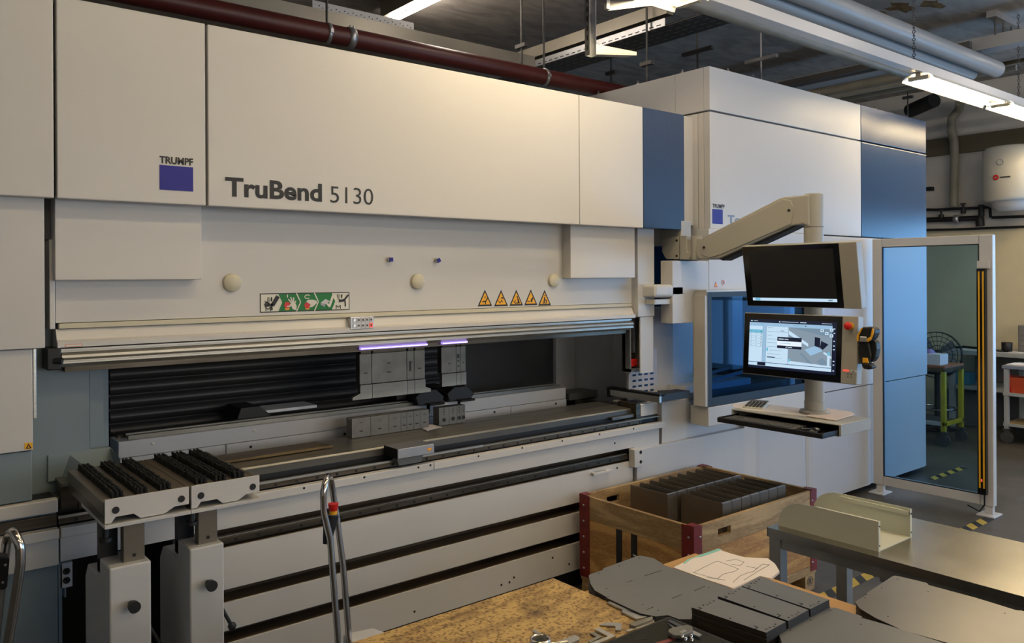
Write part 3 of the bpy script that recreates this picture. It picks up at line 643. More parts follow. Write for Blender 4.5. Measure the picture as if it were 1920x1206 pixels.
lab = ('tall steel die block with one bolt hole, leftmost of the right group', 'second tall steel die block in the right group', 'third tall steel die block, narrow, in the right group', 'rightmost tall steel die block beside the white gauge beam')
for i in range(4):
    o = thing('die_block', ((sx[i]+sx[i+1])/2, YD, 1.004), lab[i], 'bending tool', 'tall dies standing on the machine table'); a, b = sx[i]+.0005, sx[i+1]-.0005
    MB().box(a, b, YD, YD+.06, 1.005, zd2).build('die_body', TOOLST, o, .001)
    t = MB(); t.cyl(((a+b)/2, YD-.001, 1.035), ((a+b)/2, YD, 1.035), .009); t.ring(((a+b)/2, YD-.001, 1.035), (0, 1, 0), .010, .0015)
    for k in range(4): t.box((a+b)/2-.003, (a+b)/2+.003, YD-.0008, YD, 1.065+.013*k, 1.071+.013*k)
    t.build('bolt_hole', INK, o)
# paper scrap
sc = [PZ(792, 804.5, 1.006), PZ(801, 808.5, 1.006), PZ(812, 805, 1.006), PZ(829, 801.5, 1.006), PZ(808, 795.5, 1.006)]
tagt(MB().prism([tuple(p) for p in sc], (0, 0, .0015)).build('paper_scrap', PAPER), 'small torn white paper scrap on the steel machine table between die groups', 'paper')
# laser box on the table front
a0, a1 = X(732, 850, 3.46), X(814, 840, 3.42)
lbx = thing('laser_unit', ((a0+a1)/2, 3.46, .95), 'grey box unit with orange label riding on the front rail of the table', 'sensor')
z1_ = Z(780, 832, 3.40); 
yF = 3.405; xa, xb = X(746, 865, yF), X(814.5, 845, yF); zt_ = (Z(746, 843, yF)+Z(814, 832, yF))/2; zb_ = (Z(746, 862.5, yF)+Z(814, 849.5, yF))/2
MB().box(xa, xb, yF, yF+.13, zb_, zt_).build('housing', GALV, lbx, .003)
MB().box(xa-.002, xa, yF+.002, yF+.13, zb_, zt_).box(xb, xb+.006, yF+.004, yF+.12, zb_+.003, zt_-.003).build('end_cap', BLACK, lbx)
MB().prism([(xa+.005, yF+.02, zb_), (xb-.05, yF+.02, zb_), (xb-.065, yF+.02, zb_-.038), (xa+.02, yF+.02, zb_-.038)], (0, .05, 0)).build('carriage', DARKGREY, lbx, .002)
A = PY(805, 842.5, yF); MB().m(REDDIM).box(A[0]-.013, A[0]+.013, yF-.001, yF, A[2]-.008, A[2]+.007).m(YELL).box(A[0]-.011, A[0]+.011, yF-.0015, yF-.001, A[2]-.006, A[2]+.005).build('warning_label', None, lbx)
# ================================================================ tool storage cabinet (right machine)
YE = 3.45
TC = thing('tool_storage_cabinet', (6.2, 4.2, 0), 'tall pale grey and dark blue machine cabinet with glass window, right of the press brake', 'machine cabinet')
ex0 = X(1331, 250, YE); ex1 = X(1614.5, 300, YE); ex2 = X(1737, 400, YE)
ezt = (Z(1331, 124, YE)+Z(1737, 228, YE))/2; ezs = (Z(1331, 207, YE)+Z(1737, 289, YE))/2; ezm = Z(1615, 445, YE)
DY = 1.9
BX(ex0+.045, ex2-.02, YE+.055, YE+DY, 2.3, ezt-.03, 'cabinet_body', DARKGREY, TC, 0)
BX(X(1512, 640, 3.30)+.3, ex2-.05, YE+.065, YE+DY, .1, 2.29, 'cabinet_body', DARKGREY, TC, 0)
BX(ex0+.045, X(1512, 640, 3.30)+.29, YE+.065, YE+DY, .1, .9, 'cabinet_body', DARKGREY, TC, 0)
# cornice panels
BX(ex0, ex1-.003, YE, YE+.05, ezs+.006, ezt, 'cornice_panel', PAINT2, TC, .004)
BX(ex1+.003, ex2, YE, YE+.05, ezs+.006, ezt, 'cornice_panel', BLUE, TC, .003)
BX(ex0, ex0+.04, YE+.052, YE+.30, ezs+.006, ezt, 'cornice_side', PAINT2, TC, .003)
BX(ex0, ex0+.04, YE+.304, YE+DY, ezs+.006, ezt, 'cornice_side', PAINT2, TC, .003)
# main panels
up = BX(ex0, ex1-.003, YE, YE+.05, ezm+.005, ezs-.006, 'front_panel', PAINT2, TC, .004)
BX(ex1+.003, ex2, YE, YE+.05, ezm+.005, ezs-.006, 'front_panel', BLUE, TC, .004)
BX(ex0, ex0+.04, YE+.053, YE+.10, ezm+.005, ezs-.006, 'side_panel', PAINT, TC, .003)
BX(ex0-.0, ex0+.04, YE+.104, YE+DY, ezm-.1, ezs-.006, 'side_panel', PAINT, TC, .003)
BX(ex0-.10, ex0, YE+.14, YE+.9, ezm+.03, ezs-.03, 'side_panel', PAINT, TC, .006)
MB().box(ex1+.01, ex2-.005, YE-.004, YE, ezs-.016, ezs-.010).build('trim_line', ALU, TC)
# screws on top edge
mb = MB()
x_ = ex0+.25
while x_ < ex2: mb.lathe((x_, YE+.03, ezt), (0, 0, 1), [(.012, 0), (.012, .012), (.006, .014), (.006, .03), (0, .03)], 8); x_ += .30
for k in range(4): mb.lathe((ex0+.02, YE+.25+.42*k, ezt), (0, 0, 1), [(.012, 0), (.012, .012), (.006, .014), (.006, .03), (0, .03)], 8)
mb.build('top_bolt', GALV, TC)
# logo on the cabinet
a, b = X(1335.5, 405, YE), X(1355, 405, YE); z0, z1 = Z(1345, 420, YE), Z(1345, 392.5, YE)
MB().box(a, b, YE-.0015, YE, z0, z1).build('logo_square', LOGOBLUE, up)
textmesh('TRUMPF', a, b+.022, z1+.008, z1+.036, YE, INK, 'logo_lettering', up, .03)
textmesh('To', X(1364, 410, YE), X(1364, 410, YE)+.15, Z(1364, 419, YE), Z(1364, 403, YE), YE, mat('pale_blue_lettering', (.18, .25, .38), .5), 'model_lettering', up, .03)
# lower doors right of the glass
dz0, dzs = .05, .905
xs = [X(1393, 870, YE), X(1414.5, 870, YE), X(1515, 900, YE), X(1636, 860, YE)]
def door(xa, xb, z0, z1, m=PAINT2):
    c = .05
    MB().prism([(xa, YE+.06, z0), (xa, YE+.016, z0), (xa+c*.5, YE+.006, z0), (xa+c*1.3, YE, z0), (xb-c*1.3, YE, z0), (xb-c*.5, YE+.006, z0), (xb, YE+.016, z0), (xb, YE+.06, z0)], (0, 0, z1-z0)).build('lower_door', m, TC)
g0 = X(1512, 640, 3.30)
for a, b in ((xs[1], xs[2]-.004), (xs[2], xs[3]), (xs[3]+.003, ex2)):
    a2 = a
    door(a2, b, dz0 if b < ex1 or 1 else .05, dzs-.003); 
BX(g0+.02, xs[3]+.1, YE, YE+.05, dzs+.003, ezm-.005, 'front_panel', PAINT2, TC, .004)
BX(xs[3]+.104, ex2, YE, YE+.05, dzs+.003, ezm-.005, 'front_panel', PAINT2, TC, .004)
BX(ex2-.045, ex2-.005, YE+.053, YE+DY, dz0+.06, ezt-.01, 'end_panel', PAINT2, TC, .003)
BX(xs[1], ex2-.01, YE+.0605, YE+.064, dz0+.02, dzs, 'door_backing', PAINT2, TC, 0)
mb = MB()
for px in (1550, 1700): A = PY(px, 900, YE+.2); mb.box(A[0], A[0]+.12, YE+.15, YE+.3, 0, .1)
mb.build('foot', LOGOBLUE if 0 else BLUE, TC, .004)
# grey kick panel left of the doors, and upper part over the window
BX(ax2+.56 if 0 else X(1192, 870, 3.44), xs[0]-.003, 3.43, 3.47, .06, Z(1290, 824.5, 3.43), 'kick_panel', PAINT2, TC, .003)
BX(xs[0], xs[1]-.003, 3.435, 3.47, .06, .93, 'kick_panel', PAINT, TC, .003)
BX(X(1240, 810, 3.47), X(1286, 800, 3.47), 3.465, 3.9, .755, Z(1260, 752, 3.47), 'tool_box_housing', PAINT, TC, .004)
BX(X(1287.5, 800, 3.47), xs[1], 3.475, 3.8, .755, 1.1, 'tool_box_housing', PAINT2, TC, .003)
BX(X(1261, 540, 3.40), X(1329, 520, 3.40), 3.40, 3.50, Z(1300, 605, 3.40), Z(1290, 489, 3.40), 'window_header', PAINT2, TC, .004)
BX(X(1329, 520, 3.40)+.002, g0+.35, 3.40, 3.50, Z(1400, 545, 3.36), ezm-.0, 'window_header', PAINT2, TC, .004)
A = PY(1342, 533, 3.40)
t = MB().m(RED).poly([(A[0]-.018, 3.3985, A[2]-.02), (A[0]+.018, 3.3985, A[2]-.02), (A[0], 3.3985, A[2]+.02)]).m(YELL).poly([(A[0]-.010, 3.398, A[2]-.014), (A[0]+.010, 3.398, A[2]-.014), (A[0], 3.398, A[2]+.010)]); t.build('warning_triangle', None, TC)
A = PY(1355.5, 530, 3.40); t = MB().m(RED).poly([(A[0]+.018*math.cos(k*.4), 3.3985, A[2]+.018*math.sin(k*.4)) for k in range(16)]).m(WHITE).poly([(A[0]+.013*math.cos(k*.4), 3.398, A[2]+.013*math.sin(k*.4)) for k in range(16)]).m(INK).poly([(A[0]+.006*math.cos(k*.4), 3.3975, A[2]+.009*math.sin(k*.4)) for k in range(16)]); t.build('prohibition_label', None, TC)
# glass window door
YGl = 3.30
wx0 = X(1327, 650, YGl); wx1 = g0; wz1 = Z(1340, 548, YGl); wz0 = Z(1328, 763, YGl)
MB().box(wx0-.004, wx0, YGl, YGl+.10, wz0, wz1).box(wx0, wx1, YGl+.01, YGl+.10, wz1, wz1+.015).build('window_surround', PAINT, TC, .002)
BX(wx0-.0045, wx0-.004, YGl, YGl+.1, wz0, wz1, 'window_side', PAINT, TC, 0)
MB().box(wx0-.024, wx0-.005, YGl+.002, YGl+.10, wz0, wz1-.02).build('window_post', PAINT, TC, .003)
bt = .055
dr = MB().box(wx0, wx0+bt*.8, YGl, YGl+.02, wz0, wz1).box(wx1-bt*.5, wx1, YGl, YGl+.02, wz0, wz1).box(wx0+bt*.8, wx1-bt*.5, YGl, YGl+.02, wz1-bt*.6, wz1).box(wx0+bt*.8, wx1-bt*.5, YGl, YGl+.02, wz0, wz0+bt).build('window_frame', BLACK, TC, .001)
MB().box(wx0+.001+bt*.8-.003, wx1-bt*.5+.003, YGl+.006, YGl+.012, wz0+bt-.003, wz1-bt*.6+.003).build('window_pane', CGLASS, dr)
BX(wx0-.004, wx1+.03, YGl-.005, YGl+.14, wz0-.13, wz0-.004, 'window_sill', PAINT, TC, .004)
BX(wx1+.002, wx1+.06, YGl+.0, YGl+.10, wz0, wz1+.0, 'window_post', PAINT2, TC, .003)
# interior behind the glass
BX(wx0-.3, ex2-.8, 4.75, 4.8, .9, 2.2, 'interior_back', FRAMEGREY, TC, 0)
BX(wx0+.02, wx1+.6, YGl+.16, 4.7, wz0+.02, wz0+.07, 'interior_floor', DARKGREY, TC, 0)
BX(X(1374, 650, 3.62), X(1393, 650, 3.62), 3.62, 4.2, wz0+.16, wz1-.03, 'interior_partition', PAINT2, TC, .003)
mb = MB().m(DARKST)
for k in range(7): mb.box(wx0+.5+.16*k, wx0+.6+.16*k, 3.8, 4.3, wz0+.09, wz0+.14+.02*(k % 3))
mb.m(ALU).bar((wx0+.25, 3.46, wz0+.14), (wx1+.1, 3.62, wz0+.17), .02, .02).bar((wx0+.25, 3.56, wz0+.16), (wx1+.1, 3.76, wz0+.19), .02, .02)
mb.m(PAINT2).prism([(wx0+.35, 4.0, wz0+.2), (wx0+.62, 4.0, wz0+.2), (wx0+.55, 4.0, wz0+.32), (wx0+.35, 4.0, wz0+.32)], (0, .2, 0)).m(BLACK).box(wx0+.28, wx0+.42, 4.2, 4.3, wz0+.56, wz0+.64)
mb.build('tool_magazine', None, TC)
MB().box(wx0+.2, wx1, 3.50, 3.54, wz1-.02, wz1-.005).build('interior_fill_strip', CABFILL, TC)  # weak glowing strip added to light the space behind the glass
# grey column and stuff in the gap between the machines
cgy = 3.62
MB().prism([(X(1229, 650, cgy), cgy+.06, 1.06), (X(1262, 650, cgy), cgy, 1.06), (X(1300, 650, cgy), cgy+.0, 1.06), (X(1304, 650, cgy), cgy+.3, 1.06), (X(1229, 650, cgy), cgy+.3, 1.06)], (0, 0, .56)).build('robot_column', PAINT2, TC, .006)
MB().m(BLUE).box(X(1226, 480, 4.3), X(1264, 480, 4.3), 4.3, 4.34, 1.6, 2.3).m(BLACK).tube([(4.25+.12*math.cos(t*.4), 3.9, 1.88+.12*math.sin(t*.4)) for t in range(10)], .04, 8).box(4.1, 4.35, 3.8, 4.0, 1.66, 1.78).build('hose_unit', None, TC)
MB().box(X(1228, 560, 3.40), X(1284, 560, 3.40), 3.40, 3.60, Z(1250, 558, 3.40), Z(1250, 533.5, 3.40)).build('hinge_housing', PAINT2, TC, .02, 3)
BX(X(1228, 560, 3.42), X(1266, 560, 3.42), 3.42, 3.5, Z(1250, 570.5, 3.42), Z(1250, 561, 3.42), 'hinge_plate', PAINT, TC, .002)
# vent panel
vx0, vx1 = X(1179, 715, 3.65), X(1232, 715, 3.65); v = MB().box(vx0, vx1, 3.65, 3.67, .95, 1.35); vp = v.build('vent_panel', PAINT2, TC, .002)
t = MB()
for i in range(4):
    for j in range(8): t.box(vx0+.035+.058*i, vx0+.068+.058*i, 3.648, 3.651, 1.03+.038*j, 1.043+.038*j)
t.build('vent_slots', BLUE, vp)
# tool transfer rail running back to the press brake
A, B_ = PZ(1142, 735, 1.07), PZ(1246, 747, 1.07)
xr_ = (A[0]+B_[0])/2
trl = tagt(MB().m(ALU).box(xr_-.02, xr_, B_[1], A[1], 1.045, 1.085).m(BLACK).box(xr_-.02, xr_+.03, B_[1]-.0, A[1]+.01, 1.0855, 1.10).box(xr_-.025, xr_+.03, A[1]+.001, A[1]+.025, 1.035, 1.10).box(xr_+.001, xr_+.28, B_[1]+.0, B_[1]+.11, 1.05, 1.095).build('tool_transfer_rail', None, None, .001), 'aluminium rail with black top sticking out from cabinet toward the press brake table', 'rail')

# ================================================================ control arm
AX = X(1320, 470, 3.2)
px_c = 4.22; pc = PX(1525.5, 400, px_c); py_c = float(pc[1])
CA = thing('control_arm', (px_c, py_c, 1.05), 'grey swivel arm holding two monitors and a keyboard tray on a vertical pole', 'control arm')
pz1 = float(PX(1525, 363.5, px_c)[2])
pr_ = .0535
MB().cyl((px_c, py_c, 1.075), (px_c, py_c, pz1-.006), pr_, seg=36).cyl((px_c, py_c, pz1-.006), (px_c, py_c, pz1), pr_, pr_-.006, seg=36).build('pole', COLGREY, CA)
mb = MB(); zj = float(PX(1525, 427, px_c)[2])
MB().lathe((px_c, py_c, 0), (0, 0, 1), [(pr_+.0008, zj), (pr_+.0008, zj+.003)], 36).build('pole_joint', GAP, CA)
MB().cyl((px_c, py_c, 1.065), (px_c, py_c, 1.13), pr_+.003, seg=36).lathe((px_c, py_c, 1.06), (0, 0, 1), [(.0, .006), (.085, .006), (.08, .018), (pr_, .022)], 30).build('pole_base', COLGREY, CA)
ax_ = px_c-.065
def px_(pts): return [tuple(PX(a, b, ax_)) for a, b in pts]
arm = px_([(1303, 474), (1307, 455), (1320, 444), (1332, 438), (1460, 372), (1470, 369), (1485, 368), (1500, 366.5), (1516, 365), (1516, 424), (1506, 420), (1483, 423.5), (1478, 426), (1350, 484.5), (1332, 487), (1310, 486)])
MB().prism(arm, (.13, 0, 0)).build('arm_beam', COLGREY, CA, .008, 3)
# raised cover plate and under-cover
cov = [tuple(PX(a, b, ax_-.006)) for a, b in [(1311, 462), (1322, 448), (1468, 373), (1482, 376), (1487, 388), (1486, 402), (1483, 420), (1470, 426), (1350, 478), (1330, 484), (1314, 478)]]
MB().prism(cov, (.008, 0, 0)).build('arm_cover', COLGREY, CA, .004, 3)
MB().prism([tuple(PX(a, b, ax_+.02)) for a, b in [(1345, 484), (1480, 422), (1505, 418), (1480, 431), (1355, 489)]], (.09, 0, 0)).build('arm_under_cover', BLACK, CA, .003)
mb = MB(); screws(mb, [PX(1320, 464, ax_-.007), PX(1479.5, 394.5, ax_-.007)], d=(-1, 0, 0), r=.008, h=.004); mb.build('screw', SCRW, CA)
mb = MB(); mb.cyl(PX(1483, 371, ax_)+np.array([.06, 0, .0]), PX(1483, 371, ax_)+np.array([.06, 0, .012]), .03)
mb.build('arm_cap', BLACK, CA)
# hinge block and bracket at the machine
hb = [tuple(PX(a, b, ax_)) for a, b in [(1274, 442), (1287, 442), (1287, 472), (1292, 474), (1292, 487), (1274, 487)]]
MB().prism(hb, (.13, 0, 0)).build('hinge_block', COLGREY, CA, .004)
A = PX(1299, 458, ax_); hz0, hz1 = float(PX(1299, 487, ax_)[2]), float(PX(1299, 443, ax_)[2])
MB().cyl((ax_+.035, A[1], hz0), (ax_+.035, A[1], hz1), .035, seg=24).build('hinge_pin', COLGREY, CA)
MB().box(ax_+.01, ax_+.13, A[1]-.06, A[1]+.06, hz0+.02, hz1-.02).build('hinge_core', COLGREY, CA)
br = [tuple(PX(a, b, ax_)) for a, b in [(1241, 449), (1252, 445), (1272.5, 444), (1272.5, 486), (1250, 486), (1247, 484), (1241, 472)]]
MB().prism(br, (.13, 0, 0)).build('mount_bracket', COLGREY, CA, .004)
mb = MB(); screws(mb, [PX(1269, 451, ax_), PX(1269, 480, ax_)], d=(-1, 0, 0), r=.008, h=.003); mb.build('screw', SCRW, CA)
A = PX(1256, 465, ax_)
BX(ax_+.02, ax_+.12, A[1]-.08, A[1]+.10, hz1-.02, zb+.06, 'mount_post', COLGREY, CA, .004)
# monitors (facing -X)
def monitor(pxl, pxr, pxs, ytl, ybl, xtop, xbot, tag_):
    """left/right/strip-split pixel columns on the plane; z from the left edge"""
    P = [PX(pxl[0], ytl, xtop), PX(pxl[1], ybl, xbot)]; yl = (P[0][1]+P[1][1])/2; zt1, zb1 = P[0][2], P[1][2]
    yr = (PX(pxr[0], ytl, xtop)[1]+PX(pxr[1], ybl, xbot)[1])/2; ys = (PX(pxs[0], ytl, xtop)[1]+PX(pxs[1], ybl, xbot)[1])/2
    A = np.array([xbot, yl, zb1]); U = np.array([0, -1., 0]); V = np.array([xtop-xbot, 0, zt1-zb1]); hgt = np.linalg.norm(V); V = V/hgt; N = np.cross(U, V)
    if N[0] > 0: N = -N
    wd = yl-yr; ws = yl-ys
    def pt(u, v, n): return A+U*u+V*v+N*n
    def slab(mb, u0, u1, v0, v1, n0, n1):
        mb.add([pt(u, v, n) for n in (n0, n1) for v in (v0, v1) for u in (u0, u1)], [(0, 1, 3, 2), (4, 6, 7, 5), (0, 4, 5, 1), (2, 3, 7, 6), (0, 2, 6, 4), (1, 5, 7, 3)])
        return mb
    cs = slab(MB(), 0, wd, 0, hgt, -.055, -.001).build('monitor_housing', COLGREY, CA, .004)
    slab(MB(), .004, ws, .004, hgt-.004, -.001, .001).build('monitor_bezel', SCRBLK, cs)
    slab(MB(), ws+.001, wd-.001, .003, hgt-.003, -.001, .001).build('monitor_side_panel', ALU if 0 else PAINT if 0 else COLGREY, cs)
    slab(MB(), .14, wd-.2, .08, hgt-.08, -.12, -.055).build('monitor_mount', COLGREY, cs)
    return pt, slab, wd, ws, hgt, cs
pt, slab, wd, ws, hg, cs1 = monitor((1388.5, 1403), (1606, 1615.5), (1573, 1582), 462, 574, 4.03, 4.085, 'upper')
t = MB(); slab(t.m(BLACK), .045, ws-.035, .035, hg-.03, .001, .0014)
slab(t.m(SC_LIGHT), .045, ws-.035, .035, .052, .0014, .002); slab(t.m(SC_CYAN), .062, .095, .036, .051, .002, .0024); slab(t.m(SC_MID), ws-.085, ws-.06, .040, .047, .002, .0024)
t.build('screen', None, cs1)
pt, slab, wd, ws, hg, cs2 = monitor((1396.5, 1391.5), (1608, 1607), (1580, 1576), 586, 700, 4.05, 4.025, 'lower')
t = MB(); u0, u1, v0, v1 = .040, ws-.030, .040, hg-.035; W_, H_ = u1-u0, v1-v0
def R(m, a, b, c, d, k=1): slab(t.m(m), u0+a*W_, u0+b*W_, v0+c*H_, v0+d*H_, .001, .0012+.0003*k)
R(SC_DARK, 0, 1, 0, 1); R(SC_BLUE, 0, .955, .055, .93, 2); R(SC_LIGHT, .0, .955, .055, .115, 3)
R(SC_DARK, .11, .21, .06, .122, 4); R(SC_DARK, 0, .955, .120, .128, 4)
R(SC_LIGHT, .0, .165, .13, .93, 3); R(SC_CYAN, .0, .165, .72, .785, 4); R(SC_BLUE, 0, .165, .86, .925, 4); R(SC_MID, .165, .168, .13, .9, 4); R(SC_MID, .205, .208, .13, .87, 4)
R(SC_LIGHT, .21, .47, .13, .86, 3); R(SC_MID, .47, .473, .13, .87, 4)
R(SC_CYAN, .14, .16, .885, .915, 5)
for k in range(6): R(SC_MID, .02, .03, .675-.055*k+.065, .69-.055*k+.065, 5); R(SC_MID, .08, .09, .74-.055*k, .755-.055*k, 5); R(SC_DARK, .14, .155, .74-.055*k, .752-.055*k, 5); R(SC_MID, 0, .165, .715-.055*k, .719-.055*k, 5)
for k, (a, b) in enumerate(((.225, .29), (.225, .46), (.225, .28), (.225, .45), (.225, .46), (.225, .46), (.25, .40), (.225, .38), (.225, .40))): R(SC_MID, a, b, .83-.075*k, .836-.075*k, 5)
R(SC_DARK, .38, .42, .775, .783, 5); R(SC_DARK, .225, .32, .235, .25, 5); R(SC_CYAN, .215, .235, .36, .43, 5)
# 3-D view of the machine table on the screen
R(SC_GREY, .475, .955, .13, .86, 3)
def Q(m, pts, k=5): t.m(m); t.poly([pt(u0+a*W_, v0+b*H_, .0012+.0003*k+.0003) for a, b in pts])
Q(SC_LIGHT, [(.475, .72), (.475, .80), (.955, .52), (.955, .62)][::1][:2]+[(.70, .56), (.70, .50)], 5)
Q(SC_MID, [(.475, .86), (.955, .70), (.955, .86)], 4)
Q(SC_BLUE, [(.66, .44), (.78, .53), (.86, .44), (.73, .33)], 7)
Q(SC_MID, [(.60, .38), (.70, .20), (.76, .16), (.64, .36)], 6); Q(SC_LIGHT, [(.88, .42), (.955, .34), (.955, .30), (.86, .40)], 6)
Q(SC_DARK, [(.77, .70), (.83, .68), (.83, .50), (.77, .52)], 7); Q(SC_DARK, [(.84, .63), (.92, .57), (.86, .46), (.83, .50)], 7)
Q(SC_MID, [(.80, .24), (.86, .31), (.92, .20), (.84, .16)], 6); Q(SC_LIGHT, [(.475, .13), (.955, .13), (.955, .16), (.475, .20)], 6)
for a, b in ((.83, .82), (.93, .84), (.88, .77), (.93, .73)): R(SC_LIGHT, a, a+.035, b-.02, b+.035, 8); R(SC_DARK, a+.01, a+.025, b, b+.015, 9)
R(SC_CYAN, .91, .935, .36, .42, 8); R(SC_LIGHT, .91, .935, .14, .36, 8); R(SC_CYAN, .48, .50, .18, .235, 8)
# dialog
R(SC_DARK, .345, .625, .58, .66, 10); R(SC_WHITE, .345, .625, .49, .58, 10); R(SC_DARK, .345, .625, .435, .49, 10)
R(SC_LIGHT, .36, .42, .608, .628, 11); R(SC_LIGHT, .43, .475, .610, .626, 11); R(SC_LIGHT, .47, .52, .455, .468, 11); R(SC_BLUE, .38, .50, .53, .54, 11)
Q(SC_WHITE, [(.442, .462), (.45, .45), (.468, .478), (.462, .482), (.45, .462)], 11)
# header marks
R(SC_LIGHT, .015, .035, .955, .972, 3); R(SC_LIGHT, .05, .10, .958, .968, 3); R(SC_LIGHT, .385, .58, .958, .967, 3); Q(SC_WHITE, [(.355, .95), (.375, .95), (.365, .98)], 3); R(SC_LIGHT, .6, .67, .955, .97, 3); R(SC_LIGHT, .84, .95, .958, .966, 3)
R(SC_MID, .52, .64, .893, .900, 5); R(SC_DARK, .66, .67, .885, .908, 5)
for b in (.86, .78, .63, .54, .47, .25, .18, .07): R(SC_LIGHT, .968, .985, b, b+.018, 3)
t.build('screen', None, cs2)
# side panel fittings
eu, ev = ws+.045, hg-.052
t = MB().m(YELL).cyl(pt(eu, ev, .0), pt(eu, ev, .012), .019, seg=24).m(RED).cyl(pt(eu, ev, .012), pt(eu, ev, .024), .012, seg=20).lathe(pt(eu, ev, .020), pt(eu, ev, 1)-pt(eu, ev, 0), [(.012, 0), (.020, .004), (.0205, .012), (.016, .019), (0, .021)], 24); t.build('emergency_stop', None, cs2)
t = MB(); slab(t.m(LEDR), ws+.012, ws+.045, .065, .076, .001, .004); slab(t.m(MATS['pale_grey_paint']), ws+.052, ws+.088, .065, .076, .001, .004); slab(t.m(INK), ws+.066, ws+.074, .068, .073, .004, .0045)
for k in range(4): slab(t.m(INK), ws+.035+.02*(k % 2), ws+.043+.02*(k % 2), .036+.014*(k//2), .040+.014*(k//2), .001, .0015)
t.build('button_row', None, cs2)
# keyboard tray (faces -X)
ty0 = float(PZ(1582, 796, 1.06)[1]); ty1 = float(PZ(1366, 768, 1.06)[1]); txf = 3.985; txb = 4.30; tz = 1.06
MB().box(txf, txb, ty0, ty1, tz-.006, tz).box(txf, txb, ty0, ty0+.012, tz-.06, tz-.006).box(txf, txb, ty1-.012, ty1, tz-.06, tz-.006).box(txb-.01, txb, ty0+.012, ty1-.012, tz-.06, tz-.006).box(txf+.0, txb-.01, ty0+.012, ty1-.012, tz-.064, tz-.058).build('tray_housing', COLGREY, CA, .002)
dxf = float(PZ(1557, 822, tz-.04)[0]); dxf = 3.83
MB().box(dxf, txb-.03, ty0+.015, ty1-.014, tz-.056, tz-.050).box(dxf, dxf+.012, ty0+.015, ty1-.014, tz-.05, tz-.030).box(dxf+.012, txf+.05, ty0+.015, ty0+.022, tz-.05, tz-.028).box(dxf+.012, txf+.05, ty1-.02, ty1-.014, tz-.05, tz-.028).build('keyboard_drawer', BLACK, CA, .002)
# keyboard, mouse, calculator, papers
ky0, ky1 = ty0+.22, ty1-.03
kb = thing('keyboard', ((dxf+txf)/2, (ky0+ky1)/2, tz-.05), 'dark keyboard lying in the pulled-out drawer under the monitors', 'keyboard')
BX(dxf+.02, txf+.04, ky0, ky1, tz-.0495, tz-.036, 'keyboard_base', DARKGREY, kb, .003)
t = MB(); nK = 18
for r in range(5):
    for k in range(nK): t.box(dxf+.030+.023*r, dxf+.046+.023*r, ky0+.012+(ky1-ky0-.02)/nK*k, ky0+.012+(ky1-ky0-.02)/nK*(k+.78), tz-.036, tz-.030)
t.build('keys', mat('key_grey', (.10, .10, .095), .5), kb, kind='stuff')
mo = thing('mouse', (dxf+.07, ty0+.11, tz-.05), 'small black mouse lying beside the keyboard in the drawer', 'mouse')
t = MB(); t.lathe((0, 0, 0), (0, 0, 1), [(0, .030), (.012, .029), (.022, .024), (.029, .014), (.031, .004), (.030, 0)], 20)
t.v = [(v[0]*1.6+dxf+.085, v[1]*1.0+ty0+.11, v[2]+tz-.0495) for v in t.v]; t.build('mouse_body', SCRBLK, mo)
MB().tube([(dxf+.135, ty0+.11, tz-.035), (dxf+.15, ty0+.14, tz-.035), (dxf+.10, ty0+.19, tz-.04), (dxf+.14, ty0+.21, tz-.038)], .0025, 6).build('cable', GALV, mo)
cl = thing('calculator', (0, 0, 0), 'beige desk calculator lying on papers at the left of the tray', 'calculator')
cc_ = PZ(1413, 761, tz+.01); cl.location = (float(cc_[0])+.03, float(cc_[1]), tz+.002); ORG[cl.name] = (0, 0, 0); cl.rotation_euler = (0, -.10, .35); cl.scale = (1.2, 1.2, 1.1)
MB().box(-.075, .075, -.05, .05, 0, .016).build('calculator_body', CREAM, cl, .004)
MB().box(.042, .068, -.042, .042, .016, .018).build('display', DARKGREY, cl)
t = MB()
for i in range(5):
    for j in range(5): t.box(-.066+.020*i, -.053+.020*i, -.042+.0175*j, -.030+.0175*j, .016, .020)
t.build('keys', BEIGEK, cl)
def sheetz(pts, z, name, m, label, cat, th=.0012, **k): return tagt(MB().prism([(float(PZ(a, b, z)[0]), float(PZ(a, b, z)[1]), z) for a, b in pts], (0, 0, th)).build(name, m, None), label, cat)
sheetz([(1372, 759), (1376, 764), (1400, 768.5), (1510, 781), (1545, 777), (1530, 774), (1500, 766), (1455, 760), (1415, 754)], tz+.0005, 'paper_sheet', PAPER, 'white paper sheet lying on the tray under the calculator', 'paper')
sheetz([(1513, 781), (1566, 789), (1603, 778), (1598, 774), (1548, 766.5), (1528, 773)], tz+.0025, 'paper_pad', PAPER2, 'pinkish paper pad at right end of the tray beside the pole', 'paper', .004)
# barcode scanner in its holder on the monitor's side
sp = PX(1624, 640, 4.05)
sc_ = thing('barcode_scanner', tuple(float(v) for v in sp), 'black and yellow handheld barcode scanner hanging beside the lower monitor', 'scanner')
sc_.rotation_euler = (0, 0, 0)
def sX(a, b, x=4.05): return PX(a, b, x)
def sprism(pts, x, th, m, name, bv=.004): return MB().prism([tuple(sX(a, b, x)) for a, b in pts], (th, 0, 0)).build(name, m, sc_, bv, 3)
sprism([(1606, 630), (1610, 621), (1616, 613.5), (1634, 613), (1640, 618), (1640, 625), (1637, 633), (1629, 642), (1615, 643.5), (1607, 641)], 4.02, .06, BLACK, 'scanner_head', .008)
sprism([(1608, 641), (1628, 642), (1633, 668), (1627, 690), (1616, 690), (1611, 664)], 4.035, .035, BLACK, 'scanner_grip', .008)
sprism([(1627, 637), (1637, 637), (1642.5, 643), (1643.5, 655), (1641, 670), (1636, 678), (1630, 680)], 4.05, .045, BLACK, 'scanner_holder', .006)
